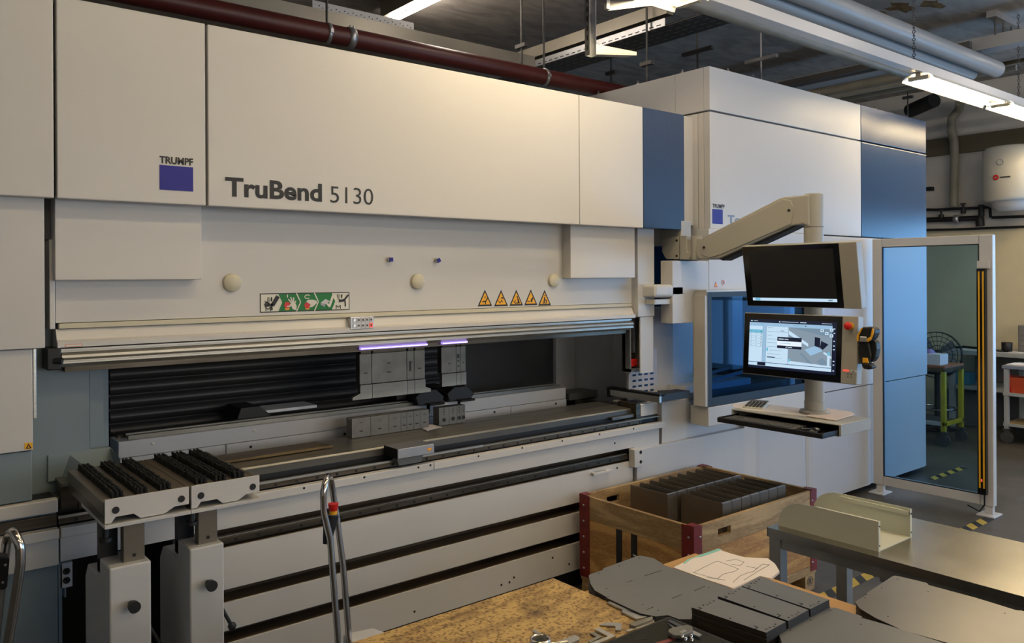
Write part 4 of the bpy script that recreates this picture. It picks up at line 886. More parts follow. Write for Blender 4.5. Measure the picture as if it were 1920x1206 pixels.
sprism([(1605.5, 634), (1607, 628), (1614, 615), (1616.5, 615), (1609.5, 629), (1609, 641), (1607, 640)], 4.012, .010, YELL, 'scanner_trim', .002)
sprism([(1625, 636), (1632, 631), (1635, 616), (1638, 617.5), (1637, 626), (1632, 638), (1625.5, 642)], 4.012, .010, YELL, 'scanner_trim', .002)
sprism([(1612, 631), (1624, 632), (1624.5, 641.5), (1611, 641)], 4.010, .012, ALU, 'scan_window', .003)
sprism([(1617, 671), (1626, 671.5), (1628, 681), (1617, 680.5)], 4.030, .01, YELL, 'trigger', .002)
sprism([(1616, 681), (1629, 682), (1634.5, 687), (1635, 691), (1628, 693.5), (1618, 691.5)], 4.025, .05, BLACK, 'scanner_foot', .006)
BX(4.055, 4.075, float(sX(1612, 660)[1])-.02, float(sX(1606, 660)[1])+.03, 1.38, 1.50, 'holder_bracket', DARKGREY, sc_, .002)

# ================================================================ safety fence with light curtain
FX = 6.70
def FP(a, b): return PX(a, b, FX)
yR = float(FP(1862, 700)[1]); yRi = float(FP(1836, 700)[1]); yLf = float(FP(1636.5, 700)[1]); yLi = float(FP(1655, 700)[1])
fz1 = float(FP(1655, 448)[2]); fzg1 = float(FP(1655, 463.5)[2]); fzg0 = float(FP(1656, 893)[2]); fzb = float(FP(1650, 909)[2])
SF = thing('safety_fence', (FX, (yR+yLf)/2, 0), 'white framed blue-tinted glass safety fence standing on the floor right of the cabinet', 'fence')
BX(FX, FX+.06, yR, yRi-.002, fzb, fz1, 'fence_post', PAINT, SF, .005)
BX(FX, FX+.06, yLi+.002, yLf, fzb, fz1, 'fence_post', PAINT, SF, .005)
BX(FX, FX+.06, yRi, yLi, fzg1, fz1, 'fence_rail', PAINT, SF, .004)
BX(FX, FX+.06, yRi, yLi, fzb, fzg0, 'fence_rail', PAINT, SF, .004)
MB().box(FX+.02, FX+.026, yRi-.004, yLi+.004, fzg0-.004, fzg1+.004).build('glass_pane', LGLASS, SF)
mb = MB().box(FX+.001, FX+.019, yRi, yRi+.006, fzg0, fzg1).box(FX+.001, FX+.019, yLi-.006, yLi, fzg0, fzg1).box(FX+.001, FX+.019, yRi+.006, yLi-.006, fzg1-.006, fzg1).box(FX+.001, FX+.019, yRi+.006, yLi-.006, fzg0, fzg0+.006); mb.build('glass_gasket', BLACK, SF)
for ya, yb in ((yR+.01, yR+.07), (yLf-.08, yLf-.02)):
    MB().box(FX+.01, FX+.05, ya, yb, .012, fzb).box(FX-.06, FX+.10, ya-.035, yb+.035, 0, .012).build('fence_foot', PAINT, SF, .003)
lc = thing('light_curtain', (FX-.04, yR+.05, fzg0), 'tall black and yellow light curtain bar mounted on the fence post', 'light curtain')
ya, yb = float(FP(1852, 700)[1]), float(FP(1836, 700)[1]); z0, z1 = float(FP(1845, 926)[2]), float(FP(1845, 504)[2])
BX(FX-.045, FX-.002, ya, yb, z0, z1, 'curtain_housing', SCRBLK, lc, .002)
w_ = (yb-ya)
for u in (.22, .70): BX(FX-.048, FX-.045, ya+w_*(u-.10), ya+w_*(u+.10), z0+.05, z1-.02, 'yellow_stripe', YELL, lc, 0)
BX(FX-.02, FX-.001, ya-.02, yb+.005, z1+.002, z1+.06, 'mounting_plate', PAINT, lc, .002)
MB().box(FX-.05, FX-.048, ya+w_*.4, ya+w_*.55, z0+.10, z0+.12).build('status_led', LEDR, lc)
MB().tube([(FX-.02, ya+.02, z0), (FX-.02, ya+.02, z0-.08), (FX-.01, ya+.06, z0-.14), (FX+.03, ya+.16, z0-.12)], .006, 8).build('cable', BLACK, lc)
# ================================================================ wooden crate with black boxes
cx0, cx1, cy0, cy1, ct = 3.235, 4.36, 2.565, 3.38, .585
CR = thing('wooden_crate', ((cx0+cx1)/2, (cy0+cy1)/2, 0), 'pine crate with red iron corners standing on the floor in front of the press brake', 'crate')
W_ = .022; zb0 = .15; zs_ = .455
def side(nm, a, b, c, d, holes_ax, m1, m2):
    # lower boards
    BX(a, b, c, d, zb0, zs_-.002, 'crate_side', m1, CR, .002)
    # top board with hand holes
    mb = MB(); hz0, hz1 = zs_+.045, zs_+.085
    if holes_ax == 'x':
        L = b-a; hs = [(a+L*.16, a+L*.26), (a+L*.74, a+L*.84)]
        mb.box(a, b, c, d, zs_, hz0).box(a, b, c, d, hz1, ct); e = a
        for h0, h1 in hs: mb.box(e, h0, c, d, hz0, hz1); e = h1
        mb.box(e, b, c, d, hz0, hz1)
    else: mb.box(a, b, c, d, zs_, ct)
    mb.build('crate_rim_board', m2, CR)
side('f', cx0+W_, cx1-W_, cy0, cy0+W_, 'x', CRATEW, CRATETOP)
side('b', cx0+W_, cx1-W_, cy1-W_, cy1, 'x', CRATEW, CRATETOP)
side('l', cx0, cx0+W_, cy0, cy1, 'y', CRATEW, CRATETOP)
side('r', cx1-W_, cx1, cy0, cy1, 'y', CRATEW, CRATETOP)
BX(cx0+W_, cx1-W_, cy0+W_, cy1-W_, zb0, zb0+.02, 'crate_floor', CRATEW, CR, 0)
for (x, y, sx_, sy_) in ((cx0, cy0, 1, 1), (cx1, cy0, -1, 1), (cx0, cy1, 1, -1), (cx1, cy1, -1, -1)):
    t = MB().box(x-sx_*.004, x+sx_*.06, y-sy_*.004, y, .12, ct+.004).box(x-sx_*.004, x, y, y+sy_*.075, .12, ct+.004).box(x-sx_*.004, x+sx_*.045, y-sy_*.004, y+sy_*.045, ct+.004, ct+.007)
    ci = t.build('iron_corner', REDIRON, CR)
    t = MB()
    for k in range(5): t.lathe((x+sx_*.045, y-sy_*.004, .17+.09*k), (0, -sy_, 0), [(.007, 0), (.006, .003), (0, .004)], 8); t.lathe((x-sx_*.004, y+sy_*.03, .17+.09*k), (-sx_, 0, 0), [(.007, 0), (.006, .003), (0, .004)], 8)
    t.build('rivet', GALV, ci)
for y in (cy1-.285, cy1-.395): st_ = MB().box(cx0-.0035, cx0-.0005, y-.042, y, .15, zs_).build('iron_strap', BLACK, CR)
t = MB()
for y in (cy1-.42,):
    for k in range(3): t.box(cx0-.0042, cx0-.0035, y-.012, y+.004+.003*k, .24+.05*k*(1 if k else 1), .248+.05*k)
t.build('strap_marking', WHITE, st_)
t = MB()
for x in (cx0+.05, (cx0+cx1)/2, cx1-.05): 
    t.box(x-.05, x+.05, cy0+.01, cy0+.11, .022, .10).box(x-.05, x+.05, cy1-.11, cy1-.01, .022, .10)
t.build('pallet_block', CRATETOP, CR)
for y in (cy0+.06, (cy0+cy1)/2, cy1-.06): BX(cx0, cx1, y-.05, y+.05, 0, .022, 'pallet_board', CRATETOP, CR, .002)
BX(cx0, cx1, cy0, cy1, .10, .148, 'pallet_deck', CRATETOP, CR, .002)
A_ = (cx1-.05, cy0+.009, .06); MB().ring(A_, (0, 1, 0), .026, .002).box(A_[0]-.012, A_[0]-.008, cy0+.007, cy0+.01, .045, .075).box(A_[0]-.004, A_[0]+.0, cy0+.007, cy0+.01, .045, .075).box(A_[0]+.005, A_[0]+.009, cy0+.007, cy0+.01, .045, .075).build('burnt_stamp', DARKGREY, CR)
# black sheet boxes in the crate: two rows
def sheetbox(x, y0, y1, wx, label):
    o = thing('sheet_metal_box', (x, y0, .3), label, 'metal box', 'folded sheet metal boxes standing in the crate')
    zt2, z0 = .625, .19; t_ = .002
    MB().box(x, x+t_, y0, y1, z0, zt2).box(x+wx-t_, x+wx, y0+.01, y1, z0, zt2-.006).box(x+t_, x+wx, y0, y0+t_, z0, zt2-.002).box(x+t_, x+wx, y1-t_, y1, z0, zt2-.02).box(x+t_, x+wx-t_, y0+t_, y1-t_, z0, z0+t_).build('box_shell', BOXST, o)
    MB().box(x+t_, x+wx-.003, y0, y0+.014, zt2-.002, zt2).build('box_flange', GALV, o)
    MB().box(x+t_+.0005, x+wx-t_-.0005, y0+.016, y1-.004, zt2-.034, zt2-.030).box(x+wx*.45, x+wx*.52, y0+.03, y1-.01, zt2-.03, zt2-.012).build('black_fill_and_fold', BLACK, o)  # black sheet closing the box opening, plus one upright fold
    return o
pitch = .086
n1 = ['folded sheet metal box at the left end of the back row in crate']+['folded dark sheet metal box, number-%s from left along the back row' % w for w in ('two', 'three', 'four', 'five', 'six', 'seven')]+['folded dark sheet metal box at the right end of the back row in crate']
n1 = [s.replace('number-two', 'second').replace('number-three', 'third').replace('number-four', 'fourth').replace('number-five', 'fifth').replace('number-six', 'sixth').replace('number-seven', 'seventh') for s in n1]
for i in range(8): sheetbox(3.50+pitch*i, 2.955, 3.235, pitch-.004, n1[i])
n2 = [s.replace('back row', 'front row') for s in n1]
for i in range(7): sheetbox(3.585+pitch*i, 2.65, 2.93, pitch-.004, n2[i if i < 6 else 7])

# ================================================================ metal table, right
mx0, mx1, my1, mz = 2.78, 3.34, 1.845, .85
MT = thing('metal_table', ((mx0+mx1)/2, .6, 0), 'long low table with bare stainless steel top and galvanised legs at right', 'table')
MB().box(mx0, mx1, -.9, my1, mz-.003, mz).box(mx0, mx0+.003, -.9, my1, mz-.035, mz-.003).box(mx0, mx1, my1-.003, my1, mz-.035, mz-.003).box(mx1-.003, mx1, -.9, my1, mz-.035, mz-.003).build('table_top', CASTIRON, MT)
for (x, y) in ((mx0+.005, my1-.055), (mx1-.055, my1-.055), (mx0+.005, -.85), (mx1-.055, -.85)): BX(x, x+.05, y, y+.05, 0, mz-.004, 'leg', LEGST, MT, .003)
BX(mx0+.01, mx0+.05, -.8, my1-.056, mz-.075, mz-.037, 'table_rail', LEGST, MT, .003)
BX(mx1-.05, mx1-.01, -.8, my1-.056, mz-.075, mz-.037, 'table_rail', LEGST, MT, .003)
BX(mx0+.06, mx1-.06, my1-.05, my1-.012, mz-.075, mz-.037, 'table_rail', LEGST, MT, .003)
BX(mx0+.30, mx0+.33, -.8, my1-.3, mz-.20, mz-.17, 'table_stretcher', LEGST, MT, .003)
# folded U part
ux0, ux1, uy0, uy1, uh = 2.835, 3.09, 1.425, 1.83, .108
U = thing('folded_channel_part', ((ux0+ux1)/2, (uy0+uy1)/2, mz), 'cream painted U-shaped sheet metal part with rounded side flanges on the metal table', 'sheet metal part')
def flange(x, th):
    pts = [(x, uy0, mz), (x, uy0, mz+uh), (x, uy1-.16, mz+uh), (x, uy1-.09, mz+uh*.98)]+[(x, uy1-.09+.09*math.sin(a), mz+uh*.98*math.cos(a)*.9+uh*.06) for a in (.3, .6, .9, 1.2, 1.5)]+[(x, uy1, mz)]
    return MB().prism(pts, (th, 0, 0))
flange(ux0, .002).build('side_flange', CREAM, U); flange(ux1-.002, .002).build('side_flange', CREAM, U)
MB().box(ux0+.002, ux1-.002, uy0, uy1-.10, mz, mz+.002).build('base_plate', CREAM, U)
MB().box(ux1-.012, ux1-.002, uy0+.005, uy1-.12, mz+uh-.012, mz+uh-.010).box(ux1-.012, ux1-.010, uy0+.005, uy1-.12, mz+uh-.024, mz+uh-.012).box(ux0+.002, ux0+.010, uy0+.0, uy1-.16, mz+uh-.002, mz+uh).build('folded_lip', CREAM, U)
MB().box(ux0-.0, ux0+.012, uy0-.001, uy0, mz, mz+uh).box(ux1-.012, ux1, uy0-.001, uy0, mz, mz+uh).build('end_fold', CREAM, U)
mb = MB(); screws(mb, [(ux0+.006, uy0-.001, mz+.02), (ux0+.006, uy0-.001, mz+.09), (ux1-.006, uy0-.001, mz+.02), (ux1-.006, uy0-.001, mz+.09)], r=.003); mb.build('hole', INK, U)

# ================================================================ worn work bench and board table
bz = .85
WB = thing('work_bench', (1.0, 1.3, 0), 'work bench with thick stained and scratched wooden top in the foreground', 'workbench')
BX(.35, 1.775, .0, 1.985, bz-.045, bz, 'bench_top', BENCHWOOD, WB, .003)
for x, y in ((.40, 1.88), (1.70, 1.88), (.40, .1), (1.70, .1)): BX(x, x+.06, y, y+.06, 0, bz-.046, 'leg', DARKGREY, WB, .003)
BT = thing('board_table', (2.1, .9, 0), 'table covered with brown board carrying stacks of cut sheet metal', 'table')
bb = .80
BX(1.80, 2.44, -.6, 1.93, bb-.02, bb, 'table_board', CARD, BT, .002)
for x, y in ((1.86, 1.84), (2.34, 1.84), (1.86, -.5), (2.34, -.5)): BX(x, x+.05, y, y+.05, 0, bb-.021, 'leg', DARKGREY, BT, .003)
# loose drawing paper
pp = [(1262.5, 1064), (1290, 1051), (1312.7, 1041.9), (1346.6, 1030.6), (1370, 1038), (1395, 1044.8), (1420, 1046.5), (1439.6, 1047), (1453, 1057), (1461.7, 1071.4), (1445.5, 1084.7), (1425, 1080), (1374.7, 1103), (1320, 1085)]
zp = bb+.0085
dp = thing('drawing_sheet', tuple(float(v) for v in PZ(1370, 1070, zp)), 'white paper with part drawings and teal edge lying between sheet metal stacks', 'paper')
def zpts(pts, z): return [(float(PZ(a, b, z)[0]), float(PZ(a, b, z)[1]), z) for a, b in pts]
MB().prism(zpts(pp, zp), (0, 0, -.008)).build('paper_stack', PAPER, dp)
MB().prism(zpts([(1281, 1056), (1290, 1049), (1315, 1040), (1347, 1029), (1354, 1031), (1316, 1044), (1300, 1046), (1283, 1058)], zp+.0008), (0, 0, .0006)).build('paper_edge', TEAL, dp)
t = MB()
def line(pts, w=.0013):
    P = zpts(pts, zp+.0006)
    for a, b in zip(P, P[1:]): t.bar(a, b, w, .0004)
line([(1300, 1074), (1340, 1054), (1348, 1053), (1385, 1067), (1376, 1072), (1355, 1077), (1345, 1086)]); line([(1345, 1086), (1300, 1074)]); line([(1362, 1052), (1380, 1049), (1395, 1054), (1388, 1061), (1372, 1058)])
line([(1374, 1092), (1388, 1080), (1400, 1075), (1412, 1072), (1430, 1058), (1443, 1059), (1436, 1063), (1420, 1072), (1395, 1088)]); line([(1400, 1062), (1420, 1066)]); line([(1325, 1083), (1360, 1088)])
t.build('drawing_lines', INK, dp)
# sheet metal stacks
def stack(pts, zt3, zb3, n, name, m, label, under, cat='sheet metal', group='', marks=None):
    P = zpts(pts, zt3); h = (zt3-zb3)/n
    for k in range(n):
        z = zt3-h*(k+1)
        cxm = sum(p[0] for p in P)/len(P); cym = sum(p[1] for p in P)/len(P)
        jx, jy = ((random.random()-.5)*.003, (random.random()-.5)*.003) if k else (0, 0)
        if k < 2:
            o = MB().prism([(p[0]+jx, p[1]+jy, z+.0003) for p in P], (0, 0, h-.0006)); 
            ob = o.build(name, m, None)
            # edges dark: side faces get the edge material
            ob.data.materials.append(SHEETEDGE)
            for p in ob.data.polygons[2:]: p.material_index = 1
            first = ob if k == 0 else None; src = ob; base = z
        else:
            ob = src.copy(); COL.objects.link(ob); ob.location = Vector(src.location)+Vector((jx, jy, -(base-z)))
        tagt(ob, label if k == 0 else under, cat, None if k == 0 and 0 else group)
        if k == 0:
            top = ob
            if marks:
                t = MB(); marks(t); me_ = t.build('cut_mark', INK, None); me_.parent = top; me_.matrix_parent_inverse = Matrix.Translation(-Vector(top.location))
    return top
zA = .862
A_pts = [(1103.6, 1079.4), (1106, 1077), (1129.7, 1069), (1131, 1066), (1193.5, 1043), (1200, 1042), (1208, 1043), (1226, 1047), (1241, 1056), (1243, 1059), (1356, 1099), (1361, 1098.5), (1368, 1103), (1386, 1120), (1343, 1139), (1296, 1161), (1273, 1161), (1252, 1153.6), (1229, 1156), (1200, 1150), (1139, 1122), (1136, 1119), (1115, 1107), (1107, 1094)]
def mkA(t):
    for a, b in ((1198, 1047), (1161, 1061), (1123, 1075), (1137, 1104), (1140, 1119), (1234, 1145), (1329, 1102), (1205, 1134)):
        p = PZ(a, b, zA); t.cyl((p[0], p[1], zA-.001), (p[0], p[1], zA+.0004), .0022, seg=8)
    for a, b, c, d in ((1175, 1092, 1186, 1089), (1208, 1080, 1240, 1070), (1302, 1108, 1322, 1099), (1260, 1122, 1278, 1115), (1212, 1144, 1225, 1138)):
        p, q = PZ(a, b, zA+.0004), PZ(c, d, zA+.0004); t.bar(p, q, .0015, .0004)
stack(A_pts, zA, bb+.001, 12, 'sheet_metal_blank', SHEET, 'large dark grey rounded sheet blank, topmost of the pile beside the wooden bench', 'grey sheet blank lower in the pile beside the wooden bench', group='sheet blanks piled beside the wooden bench', marks=mkA)
def mkN(c):
    def f(t):
        (a, b, d_, e) = [np.array(PZ(*p, zN)) for p in c]      # a near-left, b far-left, d_ far-right, e near-right
        def L(u, v): return (a*(1-u)*(1-v)+e*u*(1-v)+b*(1-u)*v+d_*u*v)
        for u, v in ((.05, .35), (.05, .80), (.5, .12), (.95, .2), (.95, .65)): p = L(u, v); t.cyl((p[0], p[1], zN-.001), (p[0], p[1], zN+.0004), .0028, seg=8)
        for u, v in ((.06, .45), (.045, .6), (.94, .35), (.955, .5)): t.bar(L(u, v)+[0, 0, .0002], L(u+.035, v)+[0, 0, .0002], .0025, .0004)
        for u in (.10, .86):
            t.bar(L(u, 0)+[0, 0, .0002], L(u, .14)+[0, 0, .0002], .003, .0005); t.bar(L(u, .14)+[0, 0, .0002], L(u-.05, .14)+[0, 0, .0002], .003, .0005)
    return f
zN = .895
N1 = [(1296.5, 1139), (1341, 1121.5), (1473.6, 1166), (1436.7, 1186.5)]
N2 = [(1346, 1118), (1388, 1099.4), (1516.4, 1143.7), (1478, 1164.3)]
N3 = [(1390.4, 1098.5), (1423.4, 1081), (1555, 1124.5), (1519.5, 1142)]
for c, l, u in ((N1, 'narrow slotted grey sheet part on top of the nearest of three narrow piles', 'lower narrow sheet part in the nearest of three narrow piles'), (N2, 'narrow slotted grey sheet part on top of the middle narrow pile', 'lower narrow sheet part in the middle narrow pile'), (N3, 'narrow slotted grey sheet part on top of the farthest narrow pile, beside the drawing', 'lower narrow sheet part in the farthest narrow pile')):
    stack(c, zN, bb+.001, 10, 'slotted_sheet_part', SHEET, l, u, group='narrow slotted sheet parts in piles', marks=mkN(c))
zB_ = .872
B_pts = [(1460.5, 1189), (1467, 1182), (1486, 1174.5), (1485, 1171), (1553.5, 1138), (1560, 1139.5), (1565, 1139), (1615, 1155), (1618, 1159), (1660, 1171), (1764.5, 1204), (1850, 1232), (1700, 1330), (1560, 1290), (1468, 1212)]
def mkB(t):
    for a, b in ((1557, 1145), (1520, 1163), (1482, 1182), (1614, 1171), (1616, 1159)): p = PZ(a, b, zB_); t.cyl((p[0], p[1], zB_-.001), (p[0], p[1], zB_+.0004), .0022, seg=8)
stack(B_pts, zB_, bb+.001, 12, 'sheet_metal_blank', SHEET, 'grey sheet blank at the bottom edge, topmost of its pile before the narrow piles', 'grey sheet blank lower in the pile at the bottom right edge', group='sheet blanks piled at the bottom right', marks=mkB)
zC = .868
C_pts = [(1603.7, 1129), (1608, 1125), (1626, 1114.5), (1624, 1112.7), (1671.5, 1081.7), (1677, 1079.5), (1683, 1080), (1738, 1093), (1741, 1097), (1830, 1121), (1906, 1144.5), (1916, 1145), (1990, 1168), (1930, 1230), (1800, 1212), (1690, 1181), (1667, 1170), (1642, 1159), (1612, 1141)]
def mkC(t):
    for a, b in ((1683, 1086), (1653, 1103), (1622, 1121), (1740, 1109), (1884, 1150), (1665, 1156)): p = PZ(a, b, zC); t.cyl((p[0], p[1], zC-.001), (p[0], p[1], zC+.0004), .0022, seg=8)
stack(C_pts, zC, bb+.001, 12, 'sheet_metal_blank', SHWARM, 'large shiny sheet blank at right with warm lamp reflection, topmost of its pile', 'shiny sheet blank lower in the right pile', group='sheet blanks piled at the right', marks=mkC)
# tool case with foam
tcz = bz+.045
TCa = thing('tool_case', (1.5, 1.2, bz), 'open black case with dark foam insert holding calipers, at the bottom edge', 'tool case')
BX(1.05, 1.752, .85, 1.478, bz+.001, tcz, 'case_shell', BLACK, TCa, .006)
BX(1.062, 1.740, .862, 1.466, tcz-.006, tcz+.002, 'foam_insert', FOAM, TCa, .001)
p = zpts([(1190, 1197), (1204, 1191), (1216, 1191), (1208, 1196), (1216, 1200), (1200, 1199), (1190, 1206)], tcz+.0025); MB().prism(p, (0, 0, .0004)).build('foam_cutout', GAP, TCa)
p = zpts([(1228, 1206), (1262, 1196), (1268, 1199), (1240, 1210)], tcz+.0025); MB().prism(p, (0, 0, .0006)).build('red_marking', mat('dull_red_print', (.25, .05, .05), .6), TCa)
cp = thing('caliper', tuple(float(v) for v in PZ(1285, 1185, tcz)), 'steel vernier caliper lying in dark foam with digital display', 'caliper')
zc = tcz+.006
MB().prism(zpts([(1251, 1166), (1257, 1164), (1289, 1180.5), (1283, 1183)], zc), (0, 0, .003)).prism(zpts([(1248.5, 1167), (1252, 1170), (1272, 1182), (1268, 1184.5), (1258, 1177)], zc), (0, 0, .003)).build('jaws', CHROME, cp)
MB().prism(zpts([(1283, 1176.5), (1316, 1192), (1311, 1196), (1276, 1182)], zc+.003), (0, 0, .003)).build('beam', GALV, cp)
MB().prism(zpts([(1254, 1186), (1264, 1183), (1290, 1178), (1298, 1182), (1300, 1190), (1280, 1199), (1262, 1198), (1253, 1192)], zc+.001), (0, 0, .010)).build('slider', DARKGREY, cp, .002)
MB().prism(zpts([(1274, 1185), (1283, 1180.5), (1289, 1184), (1279, 1188)], zc+.0115), (0, 0, .0005)).build('display', GALV, cp)
mb = MB()
for a, b in ((1279, 1191.5), (1285.5, 1197), (1296, 1191), (1297, 1198)): q = PZ(a, b, zc+.012); mb.lathe(q, (0, 0, 1), [(.004, -.008), (.004, .002), (0, .003)], 10)
mb.build('thumb_screw', CHROME, cp)
# dial gauge at the bottom edge
q = PZ(1013, 1198, bz+.035); dg = thing('dial_gauge', (float(q[0]), float(q[1]), bz), 'round dial gauge with white face lying on the wooden bench at bottom edge', 'dial gauge')
MB().lathe((q[0], q[1], bz), (0, 0, 1), [(0, .0), (.026, .0), (.028, .01), (.028, .034), (.024, .038), (.022, .034)], 28).build('gauge_body', CHROME, dg)
MB().lathe((q[0], q[1], bz), (0, 0, 1), [(.022, .034), (0, .034)], 28).m(INK).bar((q[0]-.012, q[1]+.006, bz+.0345), (q[0]+.010, q[1]-.002, bz+.0345), .001, .0006).build('dial_face', mat('dial_white', (.75, .75, .72), .4), dg)
MB().cyl((q[0], q[1]-.0, bz+.016), (q[0]+.07, q[1]-.03, bz+.016), .005).build('stem', CHROME, dg)
# small cut pieces and angles on the bench
def piece(pts, label, th=.006, m=GALV, z=bz+.001, name='cut_steel_piece'):
    P = zpts(pts, z+th); return tagt(MB().prism([(x, y, z) for x, y, _ in P], (0, 0, th)).build(name, m, None, .0006), label, 'steel piece')
def p7(pts): return [(950+a/3.84, 1000+b/3.84) for a, b in pts]
piece(p7([(668, 660), (695, 645), (740, 642), (815, 644), (827, 652), (827, 690), (820, 697), (785, 697), (782, 690), (782, 668)]), 'small bent flat steel piece alone on the bench, near the foam case', .004)
piece(p7([(630, 690), (665, 678), (785, 738), (640, 800), (600, 810), (590, 795), (730, 742)]), 'light V-shaped steel angle lying at the left edge of the foam case', .006, ALU)
piece(p7([(597, 718), (630, 708), (690, 742), (600, 788), (588, 775), (645, 745)]), 'dark V-shaped steel angle under the lighter one, left of foam case', .005, STEEL)
piece(p7([(360, 780), (490, 733), (522, 745), (522, 765), (400, 815), (350, 815)]), 'flat steel strip on the bench right of the dial gauge', .010, GALV)
piece(p7([(187, 706), (200, 690), (285, 742), (275, 752), (250, 745)]), 'narrow steel bar lying behind the dial gauge', .008, GALV)
piece(p7([(725, 497), (740, 487), (890, 538), (1000, 584), (985, 596), (860, 560)]), 'long tapered steel strip lying along the edge of the big sheet pile', .006, GALV, zA-.012 if 0 else bz+.001)
piece(p7([(825, 563), (840, 550), (960, 580), (990, 590), (1010, 600), (930, 615)]), 'second tapered steel strip, nearer the foam case', .006, GALV)
piece(p7([(882, 652), (900, 640), (935, 630), (1045, 598), (1052, 603), (1052, 620), (925, 668), (905, 665)]), 'small steel angle profile standing on the bench above the foam case', .010, STEEL)
piece(p7([(858, 700), (880, 690), (1062, 622), (1062, 634), (1020, 655), (870, 707)]), 'flat bright steel ruler strip along the foam case edge', .004, ALU)

# ================================================================ brush support tables
def support(xa, xb, y0, y1, colx, coly0, topz, label, n_br):
    o = thing('support_table', ((xa+xb)/2, y0+.1, 0), label, 'support table', 'brush support tables on white columns before the machine')
    zt_ = 1.135
    BX(xa, xb, y0+.010, y1, zt_-.055, zt_-.012, 'table_plate', BOXST, o, .003)
    for k in range(n_br):
        u = xa+.030+(xb-xa-.045)/n_br*(k+.02); w = .040
        b = MB().box(u, u+w, y0+.035, y1-.006, zt_-.012, zt_-.010)
        for i in range(int((y1-y0-.05)/.0145)):
            for j in range(3):
                x = u+.006+.0135*j+random.uniform(-.002, .002); y = y0+.045+.0145*i+random.uniform(-.002, .002)
                b.obox((x, y, zt_-.001), (1, 0, 0), (0, 1, 0), (random.uniform(-.12, .12), random.uniform(-.12, .12), 1), .0038, .0036, .011)
        b.build('brush_strip', BRUSH, o)
    # front plate with cut-outs
    zf0, zf1 = zt_-.080, zt_-.003; c1, c2 = xa+.0, xb
    L = xb-xa
    pts = [(xa+.003, y0, zf0), (xa+.003, y0, zf1), (xb-.003, y0, zf1), (xb-.003, y0, zf0+.018), (xb-.02, y0, zf0+.018), (xb-.02-.03, y0, zf0+.018), (xb-.075, y0, zf0-.006+.010), (xb-.085, y0, zf0), (xa+.11, y0, zf0), (xa+.09, y0, zf0+.018), (xa+.035, y0, zf0+.018), (xa+.022, y0, zf0)]
    fp = MB().prism(pts, (0, .010, 0)).build('front_plate', MATS['light_grey_paint'], o, .001)
    t = MB()
    for x in (xa+.035, xb-.028): t.cyl((x, y0-.0015, zt_-.040), (x, y0+.001, zt_-.040), .0115, seg=18)
    t.build('plug', BLACK, fp)
    BX(xa+.0, xb-.0, y0-.012, y0+.34, zf0-.014, zf0-.003, 'under_plate', CASTW, o, .001)
    BX(xa+.002, xa+.014, y0+.012, y1, zt_-.09, zt_-.013, 'side_rail', DARKST, o, .002)
    MB().cyl((xa+.008, y0+.02, zf0-.05), (xa+.008, y0+.02, zf0-.014), .011, seg=14).cyl((xa+.008, y0+.02, zf0-.06), (xa+.008, y0+.02, zf0-.048), .020, seg=18).build('clamp_knob', BLACK, o)
    # column
    ca_, cb_ = colx; cw = cb_-ca_
    BX(cb_-.078, cb_-.012, coly0+.03, coly0+.07, topz-.05, zf0-.004, 'lift_bar', BOXST, o, .002)
    MB().cyl((cb_-.045, coly0+.029, topz+.02), (cb_-.045, coly0+.0285, topz+.02), .006, seg=12).build('pin_hole', INK, o)
    MB().box(ca_+.0, ca_+.055, coly0+.13, coly0+.17, topz-.05, zf0-.015).build('guide_bar', BLACK, o)
    pr_c = [(ca_, coly0, 0), (ca_, coly0, topz), (ca_, coly0+.17, topz), (ca_, coly0+.17, topz-.07), (ca_, coly0+.32, topz-.07), (ca_, coly0+.36, topz-.12), (ca_, coly0+.36, 0)]
    MB().prism(pr_c, (cw, 0, 0)).build('column', CASTW, o, .006, 3)
    zk = topz-.125
    MB().cyl(((ca_+cb_)/2+.0, coly0-.004, zk), ((ca_+cb_)/2+.0, coly0-.03, zk), .009).cyl(((ca_+cb_)/2, coly0-.028, zk), ((ca_+cb_)/2, coly0-.05, zk), .017, .019, seg=22).build('star_knob', BLACK, o)
    a_ = np.array([cb_+.004, coly0+.12, topz-.22]); b_ = a_+np.array([.055, -.03, -.12])
    MB().box(cb_-.001, cb_+.014, coly0+.10, coly0+.14, topz-.25, topz-.19).tube([a_, b_], .007, 8).lathe(b_, (0, 0, 1), [(0, -.016), (.011, -.011), (.016, 0), (.011, .011), (0, .016)], 14).build('clamp_lever', BLACK, o)
    return o
q0 = PY(205, 1060, 2.84); q1 = PY(283.5, 1055, 2.84); r0 = PY(356, 1030, 2.84); r1 = PY(420, 1020, 2.84)
sxa = float(PZ(200, 942, 1.135)[0]); sxm = float(PZ(355, 910, 1.135)[0]); sxb = float(PZ(495, 893, 1.135)[0]); sy0 = float(PZ(350, 912, 1.135)[1])
support(sxa, sxm-.001, sy0, 3.42, (float(q0[0]), float(q1[0])), 2.84, float(PY(240, 1060, 2.84)[2]), 'left brush table with three black bristle rows on a white column', 3)
support(sxm+.001, sxb, sy0, 3.42, (float(r0[0]), float(r1[0])), 2.84, float(PY(388, 1024, 2.84)[2]), 'right brush table with three black bristle rows on a white column', 3)

